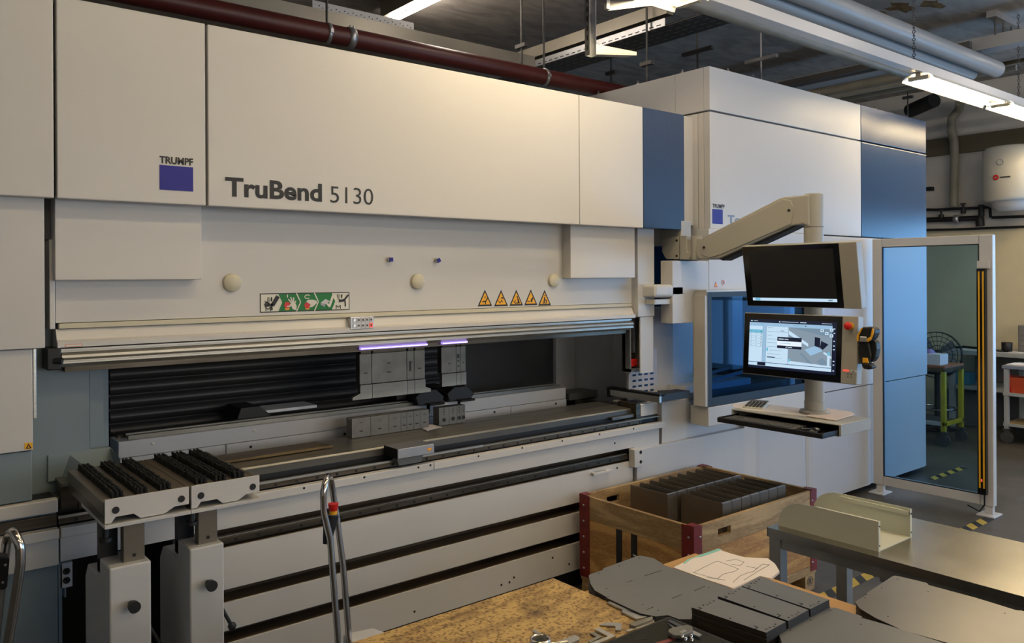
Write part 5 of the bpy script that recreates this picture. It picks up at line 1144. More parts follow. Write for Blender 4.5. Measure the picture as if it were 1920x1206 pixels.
# ================================================================ pedal handle bars
def handle(base, pts_a, label, grip, stop):
    o = thing('foot_pedal_stand', base, label, 'pedal stand')
    MB().tube(pts_a, .0125, 16).build('handle_tube', CHROME, o)
    a, b = grip
    MB().tube([a, b], .030, 14, True, .016).build('grip_box', BLACK, o)
    if stop is not None:
        MB().m(YELL).cyl(stop, stop+np.array([0, 0, .014]), .015).m(RED).cyl(stop+np.array([0, 0, .014]), stop+np.array([0, 0, .040]), .016, .020).build('emergency_stop', None, o)
    return o
def arc(p, q, r, n=5):
    return [p+(q-p)*k/n for k in range(n+1)]
def tp_(px, py, t): return C0+ray(px, py)*t
T1, T2 = 3.05, 3.22
pa = [tp_(634, 1206, T1), tp_(619, 1010, T1), tp_(607, 960, T1), tp_(606, 930, T1), tp_(607, 920, T1), tp_(611, 902, T1+.02), tp_(615, 894, T1+.06), tp_(619, 897, T2-.02), tp_(622, 908, T2), tp_(630, 960, T2), tp_(643, 1060, T2), tp_(655, 1206, T2), tp_(660, 1260, T2)]
pa = [tp_(639, 1262, T1)]+pa
bs = (pa[0]+pa[-1])/2
h = handle((float(bs[0]), float(bs[1]), 0), pa, 'bent polished steel tube handle with red stop button standing before the machine', (tp_(621, 966, T1+.07), tp_(613, 1020, T1+.05)), tp_(625, 964, T1+.03))
q_ = tp_(646, 1192, 3.25)
MB().prism([(q_[0], q_[1]+.02, 0), (q_[0], q_[1]+.02, q_[2]), (q_[0]+.13, q_[1]+.02, q_[2]-.01), (q_[0]+.20, q_[1]+.02, q_[2]-.05), (q_[0]+.20, q_[1]+.02, 0)], (0, -.18, 0)).build('pedal_housing', MATS['pale_grey_paint'], h, .01)
for p_ in (pa[0], pa[-1]): MB().cyl((p_[0], p_[1], .1), p_, .0125).build('handle_tube', CHROME, h)
t1, t2 = 2.42, 2.55
pb = [tp_(15, 1206, t1), tp_(32, 1100, t1), tp_(38, 1060, t1), tp_(38.5, 1030, t1), tp_(36, 1020, t1), tp_(27, 1001, t1), tp_(22, 998, t1+.03), tp_(17, 1002, t2), tp_(12, 1020, t2), tp_(6, 1060, t2), tp_(-4, 1150, t2), tp_(-10, 1206, t2)]
pb = [tp_(12, 1240, t1)]+pb+[tp_(-14, 1240, t2)]
bs = (pb[0]+pb[-1])/2
h = thing('foot_pedal_stand', (float(bs[0]), float(bs[1]), 0), 'bent polished steel tube handle with black box at the lower left edge', 'pedal stand')
MB().tube(pb, .014, 16).build('handle_tube', CHROME, h)
p0, p1 = tp_(3, 1045, t2-.03), tp_(3, 1106, t2-.03); MB().prism([tuple(tp_(a, b, 2.44)) for a, b in [(-14, 1043), (19, 1046), (14, 1102), (8, 1108), (-18, 1106)]], (.0, .06, 0)).build('control_box', BLACK, h, .006)
mb = MB(); screws(mb, [tp_(10, 1059, 2.44), tp_(5, 1092, 2.44)], r=.004, h=.003); mb.build('screw', CHROME, h)
BX(float(bs[0])-.16, float(bs[0])+.14, float(bs[1])-.12, float(bs[1])+.14, 0, .10, 'pedal_housing', GALV, h, .01)
for p_ in (pb[0], pb[-1]): MB().cyl((p_[0], p_[1], .1), p_, .014).build('handle_tube', CHROME, h)
# ================================================================ ceiling services
def Zr(px, py, Y): return PY(px, py, Y)
# red pipe along the machine
yp = 4.60; A = PY(600, 58, yp); B_ = PY(1090, 160, yp); zp_ = (A[2]+B_[2])/2
rp = thing('red_pipe', (2.0, yp, zp_), 'dark red water pipe running under the ceiling behind the machine hood', 'pipe')
MB().tube([(-.8, yp, zp_), (5.6, yp, zp_)], .060, 20).build('pipe_run', PIPERED, rp)
MB().tube([(-.8, yp+.12, zp_-.12), (4.3, yp+.12, zp_-.12)], .035, 14).build('lower_pipe', TRAYD, rp)
for px, py in ((613, 60), (1020, 147)):
    x = X(px, py, yp)
    MB().lathe((x-.012, yp, zp_), (1, 0, 0), [(.060, 0), (.065, 0), (.065, .024), (.060, .024)], 24).box(x-.010, x+.010, yp-.075, yp-.052, zp_-.012, zp_+.012).build('pipe_clamp', GALV, rp)
    MB().cyl((x, yp, zp_+.06), (x, yp, CZ), .008).box(x-.05, x+.05, yp-.03, yp+.03, CZ-.008, CZ).build('hanger_rod', TRAYD, rp)
x = X(656, 66, yp); MB().lathe((x-.022, yp, zp_), (1, 0, 0), [(.060, 0), (.066, 0), (.066, .044), (.060, .044)], 24).cyl((x-.012, yp-.03, zp_+.05), (x-.012, yp-.03, zp_+.07), .006).cyl((x+.012, yp-.03, zp_+.05), (x+.012, yp-.03, zp_+.07), .006).build('pipe_clamp', GALV, rp)
# cream duct behind
yd = 5.05; A = PY(700, 72, yd); z0 = A[2]; z1 = float(PY(760, 45, yd)[2])
xd1 = X(1003, 130, yd)
tagt(MB().box(-.8, xd1, yd, yd+.25, z0, z0+.125).build('ceiling_duct', DUCT), 'cream flat duct running along the ceiling above the red pipe', 'duct')
x0_, x1_ = X(586, 10, 5.2), X(776, 48, 5.2)
t = MB().m(PAINT2).box(x0_, x1_, 5.2, 5.21, z0+.10, z0+.23).m(GAP)
for k in range(60): 
    u = x0_+.02+(x1_-x0_-.04)*k/60; t.box(u, u+.008, 5.198, 5.201, z0+.15+.012*(k*7 % 5), z0+.156+.012*(k*7 % 5))
tagt(t.build('perforated_channel', None), 'short white perforated channel on the ceiling beside the left tube lamp', 'channel')
# left tube lamp (runs in Y)
A = PY(733, 38, 4.25)
LA = PZ(733, 40, 4.12); xl = float(LA[0]); yl_ = float(LA[1])
tl = thing('tube_lamp', (xl, yl_-.7, 4.12), 'glowing fluorescent tube on a wooden batten at the top left of centre', 'lamp')
MB().tube([(xl, yl_, 4.12), (xl, yl_-1.45, 4.12)], .019, 12).build('tube', TPINK, tl)
MB().box(xl-.09, xl-.01, yl_-1.5, yl_+.03, 4.145, CZ).build('batten', DUCT, tl, .003)
MB().box(xl-.02, xl+.02, yl_, yl_+.03, 4.10, 4.16).box(xl-.02, xl+.02, yl_-1.5, yl_-1.455, 4.10, 4.16).build('lamp_holder', GALV, tl)
# tube lamps added out of view to brighten the whole room
for i, (dx, dy, lb) in enumerate(((.1, -2.6, 'added tube lamp on a batten above the camera, in line with the visible one'), (.1, -5.0, 'added fill tube lamp on a batten far behind the camera'), (3.4, -4.2, 'added fill tube lamp on a batten behind the camera toward the end wall'), (6.6, -4.2, 'added fill tube lamp on a batten near the end wall behind the camera'))):
    dup(tl, (dx, dy, 0), lb)
# perforated cable tray (runs in Y)
zt5 = 3.80
a = PZ(1006, 124, zt5); b = PZ(1247, 48, zt5); xt = float((a[0]+b[0])/2)
CT = thing('cable_tray', (xt, 3.6, zt5), 'perforated steel cable tray hanging under the ceiling across the room', 'cable tray')
MB().box(xt, xt+.004, b[1]-.0, a[1]+.4, zt5, zt5+.06).build('tray_side', GALV, CT)
t = MB(); y = b[1]+.04
while y < a[1]: t.box(xt-.001, xt, y, y+.045, zt5+.012, zt5+.020); y += .075
t.build('slots', GAP, CT, kind='stuff')
MB().box(xt+.004, xt+.34, b[1]-1.6, a[1]+1.2, zt5-.004, zt5).box(xt+.34, xt+.344, b[1]-1.6, a[1]+1.2, zt5-.004, zt5+.06).build('tray_bed', TRAYD, CT)
MB().box(xt+.02, xt+.10, b[1]-.0, a[1]+.4, zt5+.10, zt5+.20).build('cable_duct', DUCT, CT)
t = MB(); y = b[1]-1.5
while y < a[1]+1: 
    for k in range(4): t.box(xt+.03+.08*k, xt+.045+.08*k, y, y+.05, zt5-.0045, zt5-.004)
    y += .09
t.build('bed_slots', mat('slot_light', (.22, .21, .2), .6), CT, kind='stuff')
t = MB()
for k in range(6): t.tube([(xt+.05+.04*k, b[1]-1.6, zt5+.015), (xt+.06+.035*k, 3.2, zt5+.02), (xt+.05+.04*k, a[1]+.6, zt5+.015)], .010, 8)
t.build('cables', BLACK, CT)
# hanging bracket with pale-blue channel arm
A = PY(1108, 40, 3.35)
hx0, hx1 = X(1101, 70, 3.35), X(1113.5, 70, 3.35); hz0_ = Z(1107, 105, 3.35)
hb_ = thing('ceiling_bracket', (hx0, 3.35, hz0_), 'slotted galvanised drop bracket with short arm hanging from ceiling beside cable tray', 'bracket')
t = MB().box(hx0, hx0+.004, 3.33, 3.37, hz0_, CZ-.01).box(hx1-.004, hx1, 3.33, 3.37, hz0_, CZ-.01).box(hx0+.004, hx1-.004, 3.366, 3.37, hz0_, CZ-.01); t.build('drop_profile', GALV, hb_)
MB().box(hx0-.07, hx1+.07, 3.28, 3.42, CZ-.01, CZ).build('ceiling_plate', GALV, hb_)
t = MB(); z = hz0_+.03
while z < CZ-.05: t.box(hx0+.020, hx0+.030, 3.3655, 3.3662, z, z+.03).box(hx0-.0008, hx0, 3.345, 3.353, z, z+.03); z += .055
t.build('slots', GAP, hb_, kind='stuff')
MB().prism([(hx1, 3.33, hz0_+.07), (hx1, 3.33, hz0_+.01), (hx1+.20, 3.20, hz0_+.01), (hx1+.20, 3.20, hz0_+.03)], (0, .004, 0)).prism([(hx1, 3.33, hz0_+.014), (hx1+.2, 3.20, hz0_+.014), (hx1+.2, 3.28, hz0_+.014), (hx1, 3.40, hz0_+.014)], (0, 0, .003)).build('arm', GALV, hb_)
# second short bracket at the top edge
A = PY(1140, 12, 3.1); hx = float(A[0])
hb2 = thing('ceiling_bracket', (hx, 3.1, 3.7), 'pale slotted bracket end poking in at the top edge above the cable tray', 'bracket')
MB().box(hx-.03, hx-.005, 3.08, 3.1, Z(1135, 18, 3.1), CZ).prism([(hx, 3.1, Z(1140, 20, 3.1)), (hx, 3.1, Z(1140, 2, 3.1)), (hx+.28, 2.8, Z(1140, 2, 3.1)), (hx+.28, 2.8, Z(1140, 10, 3.1))], (.0, .005, 0)).build('arm', GALV, hb2)
# threaded hangers (small T shapes)
k = 0
for px, pt_, pb_, yy, lab in ((978, 85, 110, 4.95, 'short black ceiling support near the cream duct end'), (1213, 118, 155, 4.3, 'slim black ceiling rod behind the cabinet side, right one'), (1146, 136, 170, 5.3, 'slim black ceiling rod behind the cabinet side, left one'), (1308, 95, 128, 4.4, 'ceiling rod with black bar above the cabinet front corner'), (1427, 110, 150, 4.2, 'ceiling rod with galvanised bar above the cabinet roof'), (1702, 182, 215, 4.6, 'black ceiling rod above the blue cabinet panel')):
    x = X(px, pt_, yy)
    zt6 = CZ
    t = MB().cyl((x, yy, max(Z(px, pb_, yy)-.1, 3.35)), (x, yy, CZ), .009, seg=8)
    wd_ = .16 if px in (1308, 1427) else .06
    zc_ = min(Z(px, pt_, yy), CZ)
    t.box(x-.02, x+.02, yy-wd_, yy+wd_, zc_-.02, zc_+.01)
    tagt(t.build('hanger_rod', TRAYD if px != 1427 else GALV), lab, 'rod'); k += 1
# lamp trunking with fluorescent reflectors (runs in X)
yt = 2.87; 
LZ = 3.20
q = PY(1720, 150, yt); lzb = float(q[2]); lx0 = float(q[0])
trz = lzb+.06
TR = thing('lamp_trunking', (6, yt, trz), 'long white lamp trunking rail hanging on chains across the upper right', 'lamp rail')
MB().box(.5, 10.8, yt-.03, yt+.045, trz, trz+.075).build('trunking_rail', PAINT2, TR, .002)
for px, in ((1714,), (1910,)):
    x = X(px, 160, yt+.01); t = MB(); z = trz+.08; j = 0
    while z < CZ: t.ring((x, yt+.01, z+.018), (1, 0, 0) if j % 2 else (0, 1, 0), .011, .0035, 10); z += .030; j += 1
    t.build('chain', TRAYD, TR)
def lamp(xs, label, L=1.55, w=.12, yt=yt, trz=trz, lzb=lzb):
    o = thing('reflector_lamp', (xs+L/2, yt, lzb), label, 'lamp', 'twin tube lamps on the trunking rail')
    p_ = []
    for k in range(9):
        a = math.pi*(k/8); p_.append((math.cos(a)*w, .055*math.sin(a)))
    t = MB(); vs = [(x, yt+dy, trz-.062+dz) for x in (xs, xs+L) for dy, dz in p_]; n_ = len(p_)
    t.add(vs, [(i, i+1, n_+i+1, n_+i) for i in range(n_-1)]); t.build('reflector', HEATER, o)
    for dy in (-.055, .055): MB().tube([(xs+.05, yt+dy, trz-.04), (xs+L-.05, yt+dy, trz-.04)], .014, 10).build('tube', TWARM, o)
    MB().box(xs+.01, xs+.045, yt-.075, yt+.075, trz-.055, trz-.028).box(xs+.01, xs+.045, yt-.02, yt+.02, trz-.03, trz).box(xs+L-.045, xs+L-.01, yt-.075, yt+.075, trz-.055, trz-.028).box(xs+.045, xs+L-.045, yt-.018, yt+.018, trz-.03, trz-.008).build('lamp_holder', DUCT, o)
    return o
lamp(lx0, 'glowing twin fluorescent lamp with curved reflector at the right under the trunking')
lamp(lx0+1.60, 'next twin lamp further right along the trunking, beyond the first')
lamp(X(1290, 0, yt)-1.52, 'lit lamp end showing at the top edge above the cable tray')
lamp(lx0+3.2, 'last twin lamp at the far right end of the trunking')
y2_, z2r = 1.70, 3.82
t2_ = thing('lamp_trunking', (1.5, y2_, z2r), 'second white lamp trunking rail hanging nearer the camera, above the frame', 'lamp rail')
MB().box(-3.4, 4.6, y2_-.03, y2_+.045, z2r, z2r+.075).build('trunking_rail', PAINT2, t2_, .002)
for x in (-3, .5, 4.3): MB().cyl((x, y2_, z2r+.075), (x, y2_, CZ), .006).build('hanger_wire', TRAYD, t2_)
for xs_, lb in ((.3, 'left twin lamp on the second trunking above the frame'), (2.4, 'right twin lamp on the second trunking above the frame')):
    lamp(xs_, lb, yt=y2_, trz=z2r, lzb=z2r-.06)
t3_ = thing('lamp_trunking', (2.5, -1.3, z2r), 'third white lamp trunking rail, added unseen behind the camera for fill light', 'lamp rail')  # lamp row added behind the camera to lift light on low fronts
MB().box(-3.4, 8.6, -1.33, -1.255, z2r, z2r+.075).build('trunking_rail', PAINT2, t3_, .002)
for x in (-3, .5, 4.3, 8.2): MB().cyl((x, -1.3, z2r+.075), (x, -1.3, CZ), .006).build('hanger_wire', TRAYD, t3_)
for xs_, lb in ((.2, 'second twin fill lamp on the added trunking behind the camera'), (2.0, 'third twin fill lamp on the added trunking behind the camera'), (3.8, 'fourth twin fill lamp on the added trunking behind the camera'), (5.6, 'fifth twin fill lamp on the added trunking behind the camera')):
    lamp(xs_, lb, yt=-1.3, trz=z2r, lzb=z2r-.06)
# pipes along X, right
def pipeX(px1, py1, px2, py2, Yv, r, x_from, label, x_to=None, m=PIPEGREY):
    A = PY(px1, py1, Yv); B_ = PY(px2, py2, Yv); z = (A[2]+B_[2])/2; xe = float(B_[0]) if x_to is None else x_to
    o = thing('ceiling_pipe', ((x_from+xe)/2, Yv, z), label, 'pipe')
    MB().tube([(x_from, Yv, z), (xe, Yv, z)], r, 20).build('pipe_run', m, o); return o, z, xe
o1, z1_, xe1 = pipeX(1560, 12, 1868, 128, 3.10, .078, 4.05, 'thick grey pipe along the upper right ceiling, ends in an elbow')
MB().tube([(xe1-.02, 3.10, z1_), (xe1-.1, 3.3, z1_+.10), (xe1+.1, 3.7, z1_+.16)], .05, 14).build('elbow_branch', PIPEGREY, o1)
o2, z2_, xe2 = pipeX(1480, 14, 1820, 138, 3.25, .064, 4.05, 'second grey pipe below the thick one, behind the trunking')
o3, z3_, xe3 = pipeX(1400, 34, 1720, 146, 3.30, .05, 4.0, 'darker grey pipe running below the trunking rail', m=PIPEW)
# big duct / pipes in Y direction, far right
def pipeY(px, py, Yv, r, y0_, y1_, label, m=PIPEW, flatw=0):
    A = PY(px, py, Yv)
    if flatw: ob = MB().box(A[0]-flatw, A[0]+flatw, y0_, y1_, A[2]-r, A[2]+r).build('ceiling_duct', m)
    else: ob = MB().tube([(A[0], y0_, A[2]), (A[0], y1_, A[2])], r, 16).build('ceiling_pipe', m)
    return tagt(ob, label, 'pipe' if not flatw else 'duct')
pipeY(1880, 78, 3.0, .06, 2.2, 6.5, 'flat grey duct crossing the upper right corner of the ceiling', PIPEGREY, .10)
pipeY(1560, 170, 4.5, .05, 3.2, 7.5, 'grey pipe crossing above the cabinet roof, upper of the parallel ones')
pipeY(1600, 174, 4.6, .03, 3.2, 7.5, 'thin pipe crossing above the cabinet roof, second of the parallel ones')
pipeY(1640, 176, 4.7, .03, 3.2, 7.5, 'thin pipe crossing above the cabinet roof, nearest the lit lamp')
pipeY(1560, 139, 4.6, .03, 3.2, 7.5, 'dark strip crossing the ceiling above the cabinet roof', TRAYD, .03)
pipeY(1890, 118, 3.2, .02, 2.0, 5.2, 'rusty thin pipe near the top right corner', OILBR)
A = PY(1735, 200, 4.9); B_ = PY(1790, 168, 4.4)
tagt(MB().tube([PY(1706, 208, 4.9), PY(1752, 188, 4.5)], .09, 14).build('black_hose', BLACK), 'thick black hose rising behind the cabinet top under the lamp', 'hose')
# top right bracket on ceiling
t = MB()
for px in (1866, 1881, 1896): x = X(px, 30, 3.0); t.cyl((x, 3.0, Z(px, 65, 3.0)), (x, 3.0, CZ), .008, seg=8)
t.m(GALV); t.mats = [TRAYD, GALV]; t.mi = [0]*len(t.mi); t.cur = 1
x = X(1858, 3, 3.0); t.box(x, x+1.6, 2.96, 3.04, CZ-.06, CZ)
tagt(t.build('pipe_hanger', None), 'ceiling channel with three thin rods at the top right corner', 'hanger')
# rust patches of the ceiling
for px, py, s_, lb in ((1690, 14, .16, 'left rust-brown damp patch on the grey ceiling'), (1748, 8, .13, 'right rust-brown damp patch on the grey ceiling'), (1652, 26, .09, 'small rusty damp spot on the ceiling left of the larger patches')):
    p = PZ(px, py, CZ); pts = [(p[0]+s_*(1+.4*math.sin(k*2.3+px))*math.cos(k*.5236), p[1]+s_*.6*(1+.4*math.cos(k*1.7))*math.sin(k*.5236), CZ-.001) for k in range(12)]
    tagt(MB().prism(pts, (0, 0, -.001)).build('damp_stain', mat('rust_stain', (.22, .12, .03), .9, noise=.6, nscale=14) if 'rust_stain' not in MATS else MATS['rust_stain']), lb, 'stain')

# ================================================================ background at the end wall
def WP(px, py, x=WX): return PX(px, py, x)
# water heater
hc = WP(1897, 320, WX-.33); hr = .30
zt7, zb7 = float(WP(1890, 278, WX-.3)[2]), float(WP(1890, 378, WX-.3)[2])
wh = thing('water_heater', (float(hc[0]), float(hc[1]), zb7), 'white cylindrical water heater hanging high on the end wall', 'water heater')
MB().lathe((WX-.33, hc[1], zb7), (0, 0, 1), [(0, -.0), (.26, 0), (hr, .03), (hr, zt7-zb7-.04), (.27, zt7-zb7), (0, zt7-zb7)], 40).build('tank', HEATER, wh)
MB().lathe((WX-.33, hc[1], zb7-.11), (0, 0, 1), [(0, 0), (.14, .0), (.20, .05), (.22, .109)], 30).build('bottom_cap', PAINT2, wh)
MB().box(WX-.06, WX-.001, hc[1]-.2, hc[1]+.2, zb7+.1, zt7-.1).build('wall_bracket', GALV, wh)
def onheater(px, py):      # point on the tank surface
    d = ray(px, py); o = C0[:2]-np.array([WX-.33, hc[1]]); dd = d[:2]; a_ = dd@dd; b_ = 2*o@dd; c_ = o@o-(hr+.004)**2; t_ = (-b_-math.sqrt(max(b_*b_-4*a_*c_, 0)))/(2*a_); P = C0+d*t_
    n_ = norm([P[0]-(WX-.33), P[1]-hc[1], 0]); return P, n_
P, n_ = onheater(1875, 304); MB().m(GALV).cyl(P-n_*.01, P+n_*.006, .035, seg=20).m(WHITE).cyl(P+n_*.006, P+n_*.008, .028, seg=20).m(INK).bar(P+n_*.009, P+n_*.009+np.array([0, -.015, .015]), .004, .002).build('thermometer', None, wh)
P, n_ = onheater(1867, 333); t = MB().m(RED).ring(P, n_, .024, .010, 16).m(INK)
P2, n2 = onheater(1883, 332); t.m(INK).bar(P2+[0, .045, 0], P2-[0, .06, 0], .014, .012).build('logo_badge', None, wh)
# vertical pipe with offset
zz_ = lambda px, py: float(WP(px, py, WX-.12)[2]); yy_ = lambda px, py: float(WP(px, py, WX-.12)[1])
vp_ = tagt(MB().tube([(WX-.12, yy_(1788, 388), zz_(1788, 388)), (WX-.12, yy_(1790, 290), zz_(1790, 290)), (WX-.12, yy_(1789, 265), zz_(1790, 265)), (WX-.12, yy_(1783, 245), zz_(1783, 245)), (WX-.12, yy_(1784, 222), zz_(1784, 222)), (WX-.14, yy_(1800, 205), zz_(1800, 205)), (WX-.3, yy_(1810, 198), zz_(1810, 196))], .052, 14).build('drain_pipe', PIPEW), 'painted vertical pipe with a kink coming down the end wall', 'pipe')
# small black pipework under the heater
def wl(pts, r): return MB().tube([WP(a, b, WX-.07) for a, b in pts], r, 10)
tagt(wl([(1720, 393), (1755, 393.5), (1850, 389), (1856, 391), (1857, 406), (1862, 408), (1920, 406), (1950, 405)], .018).build('wall_pipe', BLACK), 'thin black pipe stepping down under the water heater', 'pipe')
tagt(wl([(1720, 413), (1775, 411.5), (1835, 409), (1840, 405), (1840, 384)], .034).build('wall_pipe', BLACK), 'thick black pipe with valves along the end wall', 'pipe')
tagt(wl([(1720, 432), (1800, 430), (1950, 424)], .016).build('wall_pipe', BLACK), 'thin black pipe running low along the colour edge of the end wall', 'pipe')
tagt(wl([(1837, 409), (1838, 424)], .05).build('pipe_flange', BLACK), 'black flange stub at the end of the thick wall pipe', 'pipe fitting')
for a, b, lb in ((1806, 383, 'small black hand valve on the thin wall pipe'), (1765, 395, 'black pipe tee near the cabinet edge on the wall')):
    P = WP(a, b, WX-.07); tagt(MB().cyl(P-[0, 0, .10], P, .014, seg=8).cyl(P-[0, 0, .0], P+[0, 0, .012], .035, seg=14).cyl(P-[0, 0, .12], P-[0, 0, .05], .03, seg=12).build('pipe_valve', BLACK), lb, 'valve')
P = WP(1794, 411, WX-.07); tagt(MB().lathe(P, (0, 1, 0), [(.034, -.03), (.055, -.03), (.055, .03), (.034, .03)], 16).build('pipe_coupling', GALV), 'grey coupling on the thick black wall pipe', 'pipe fitting')
tagt(MB().box(10.92, 11.0-.002, yy_(1744, 340)+.0, yy_(1741, 340)+.05, 2.95, 3.0).build('wall_clip', BLACK), 'small black clip on the end wall beside the blue cabinet', 'clip')
# work bench along the end wall
wbz = .935; wx_f = 10.3
lw = thing('wall_workbench', (10.6, 3.4, 0), 'long grey steel workbench with a shelf standing along the end wall', 'workbench')
yl2 = float(PX(1774, 700, wx_f)[1])
BX(wx_f, 10.95, 1.4, yl2, wbz-.05, wbz, 'bench_top', BENCHW, lw, .003)
for y in (yl2-.08, 2.6, 1.45): BX(wx_f+.02, wx_f+.08, y, y+.06, 0, wbz-.051, 'leg', BENCHW, lw, .003)
BX(wx_f+.02, 10.9, 1.5, yl2-.1, .47, .51, 'shelf', BENCHW, lw, .002)
BX(10.9, 10.93, 1.5, yl2-.1, .05, wbz-.06, 'back_panel', DARKGREY, lw, 0)
# things on the bench
def onb(px, py, x=10.5): return PX(px, py, x)
P = onb(1895, 650); y_ = float(P[1])
tagt(MB().lathe((10.50, y_+.04, wbz), (0, 0, 1), [(0, 0), (.055, 0), (.058, .11), (.050, .11), (.048, .01)], 16).build('black_cup', BLACK), 'small black cup standing on the grey bench at right', 'cup')
do = thing('drawer_organizer', (10.7, float(onb(1925, 650)[1]), wbz), 'grey small-parts drawer cabinet on the bench at the right edge', 'drawer cabinet')
yo1 = float(onb(1909, 640, 10.6)[1]); BX(10.6, 10.85, yo1-.35, yo1, wbz, wbz+.31, 'cabinet_body', mat('organizer_grey', (.22, .21, .2), .5), do, .003)
for k in range(5): BX(10.594, 10.6, yo1-.34, yo1-.01, wbz+.012+.06*k, wbz+.064+.06*k, 'drawer', MATS['organizer_grey'], do, .002)
for i in range(5): MB().box(10.588, 10.594, yo1-.20, yo1-.15, wbz+.035+.06*i, wbz+.041+.06*i).build('drawer_handle', BLACK, do)
random.seed(3)
for i, (px, lb, m, w, h_) in enumerate(((1868, 'dark flat tool lying on the bench beside the fence post', DARKST, .14, .02), (1878, 'black pliers-like tool lying among the bench clutter', BLACK, .12, .015), (1902, 'light paper slip lying before the small drawer cabinet', PAPER, .14, .004))):
    P = onb(px, 655, 10.42+.05*(i % 2)); tagt(BX(float(P[0]), float(P[0])+.12, float(P[1])-w/2, float(P[1])+w/2, wbz+.0005, wbz+h_, 'bench_item', m, None, .002), lb, 'tool' if i != 2 else 'paper')
P0 = onb(1788, 648); P1 = onb(1834, 648)
tagt(MB().tube([(10.45, float(P0[1])+.1, wbz+.015), (10.5, float(P0[1])-.1, wbz+.02), (10.42, float((P0+P1)[1])/2, wbz+.035), (10.5, float(P1[1])-.2, wbz+.014)], .014, 8).build('black_cable', BLACK), 'thick black cable lying across the bench behind the fence glass', 'cable')
tagt(BX(10.34, 10.5, float(P1[1])-.05, float(P0[1])-.12, wbz+.0005, wbz+.006, 'paper_sheet', PAPER, None, 0), 'white sheets lying on the bench seen through the fence glass', 'paper')
# items on the lower shelf of the bench
P = onb(1840, 710, 10.45); tagt(BX(10.4, 10.6, float(P[1])+.12, float(P[1])+.34, .511, .66, 'blue_tub', mat('blue_plastic', (.05, .22, .35), .5), None, .01), 'blue plastic tub on the bench shelf behind the fence', 'tub')
P = onb(1812, 760, 10.5); tagt(BX(10.5, 10.8, float(P[1])-.3, float(P[1])+.3, .0, .42, 'dark_box', DARKGREY, None, .01), 'dark box on the floor under the bench', 'box')
# white trolley
tx_, ty1_, tzz = 9.72, 3.50, .85
wt = thing('white_trolley', (9.95, 3.0, 0), 'white steel trolley with castors and two shelves at the right edge', 'trolley')
BX(tx_, tx_+.50, 2.3, ty1_, tzz-.035, tzz, 'trolley_top', GALV, wt, .003)
for x, y in ((tx_+.01, ty1_-.06), (tx_+.45, ty1_-.06), (tx_+.01, 2.31), (tx_+.45, 2.31)):
    BX(x, x+.045, y, y+.045, .16, tzz-.036, 'leg', BENCHW, wt, .003)
    MB().box(x-.01, x+.055, y-.01, y+.055, .145, .159).cyl((x+.01, y+.02, .065), (x+.04, y+.02, .065), .062, seg=20).box(x+.0, x+.008, y+.0, y+.04, .06, .145).box(x+.042, x+.05, y+.0, y+.04, .06, .145).build('castor', RUBBER, wt)
BX(tx_, tx_+.5, 2.32, ty1_-.01, .52, .55, 'shelf', BENCHW, wt, .002)
BX(tx_, tx_+.5, 2.32, ty1_-.01, .19, .22, 'shelf', BENCHW, wt, .002)
BX(tx_+.02, tx_+.48, 2.34, ty1_-.03, .221, .225, 'shelf_board', CRATETOP, wt, 0)
P = PX(1905, 710, tx_+.12); bn = thing('red_bin', (tx_+.2, float(P[1]), .551), 'orange-red plastic bin on the middle shelf of the white trolley', 'bin')
y_ = float(P[1]); t = MB(); a_ = .10
t.add([(tx_+.08, y_-.09, .551), (tx_+.26, y_-.09, .551), (tx_+.26, y_+.09, .551), (tx_+.08, y_+.09, .551), (tx_+.06, y_-.11, .72), (tx_+.28, y_-.11, .72), (tx_+.28, y_+.11, .72), (tx_+.06, y_+.11, .72)], [(3, 2, 1, 0), (0, 1, 5, 4), (1, 2, 6, 5), (2, 3, 7, 6), (3, 0, 4, 7)]).build('bin_body', mat('orange_red_plastic', (.55, .07, .02), .45), bn)
MB().box(tx_+.09, tx_+.25, y_-.08, y_+.08, .64, .70).build('bin_contents', PAPER, bn)
P = PX(1906, 675, tx_+.1); tagt(MB().box(tx_+.1, tx_+.34, 2.5, float(P[1])+.1, tzz+.0005, tzz+.008).build('paper_sheet', PAPER), 'white paper lying on the white trolley top', 'paper')
tagt(MB().box(tx_+.2, tx_+.4, 2.6, float(P[1])-.06, tzz+.009, tzz+.03).build('yellow_folder', YELL), 'yellow folder on the white trolley top at the right edge', 'folder')
P = PX(1866, 690, tx_+.2); tagt(MB().lathe((tx_+.09, 3.46, .551), (0, 0, 1), [(0, 0), (.03, 0), (.03, .16), (.012, .19), (.012, .22), (0, .22)], 12).build('red_bottle', RED), 'small red bottle on the white trolley shelf beside the fence post', 'bottle')
# yellow trolley behind the fence
ya0, ya1, xa0, xa1 = 3.80, 4.55, 9.02, 9.50; yt = thing('yellow_trolley', (9.25, 4.1, 0), 'yellow painted steel trolley with castors behind the fence glass', 'trolley')
BX(xa0, xa1, ya0, ya1, .84, .863, 'trolley_top', mat('orange_board', (.42, .14, .05), .6, noise=.4, nscale=6), yt, .002)
MB().box(xa0, xa1, ya0, ya0+.03, .80, .839).box(xa0, xa0+.03, ya0+.03, ya1, .80, .839).build('top_frame', OILBR, yt, .002)
for x, y in ((xa0, ya0), (xa1-.045, ya0), (xa0, ya1-.045), (xa1-.045, ya1-.045)):
    BX(x, x+.045, y, y+.045, .16, .80, 'leg', YPAINT, yt, .003)
    MB().box(x-.01, x+.055, y-.01, y+.055, .145, .159).cyl((x+.01, y+.02, .065), (x+.04, y+.02, .065), .064, seg=20).box(x+.0, x+.008, y+.0, y+.04, .06, .145).box(x+.042, x+.05, y+.0, y+.04, .06, .145).build('castor', RUBBER, yt)
BX(xa0, xa1, ya0, ya0+.03, .22, .26, 'frame_rail', YPAINT, yt, .002)
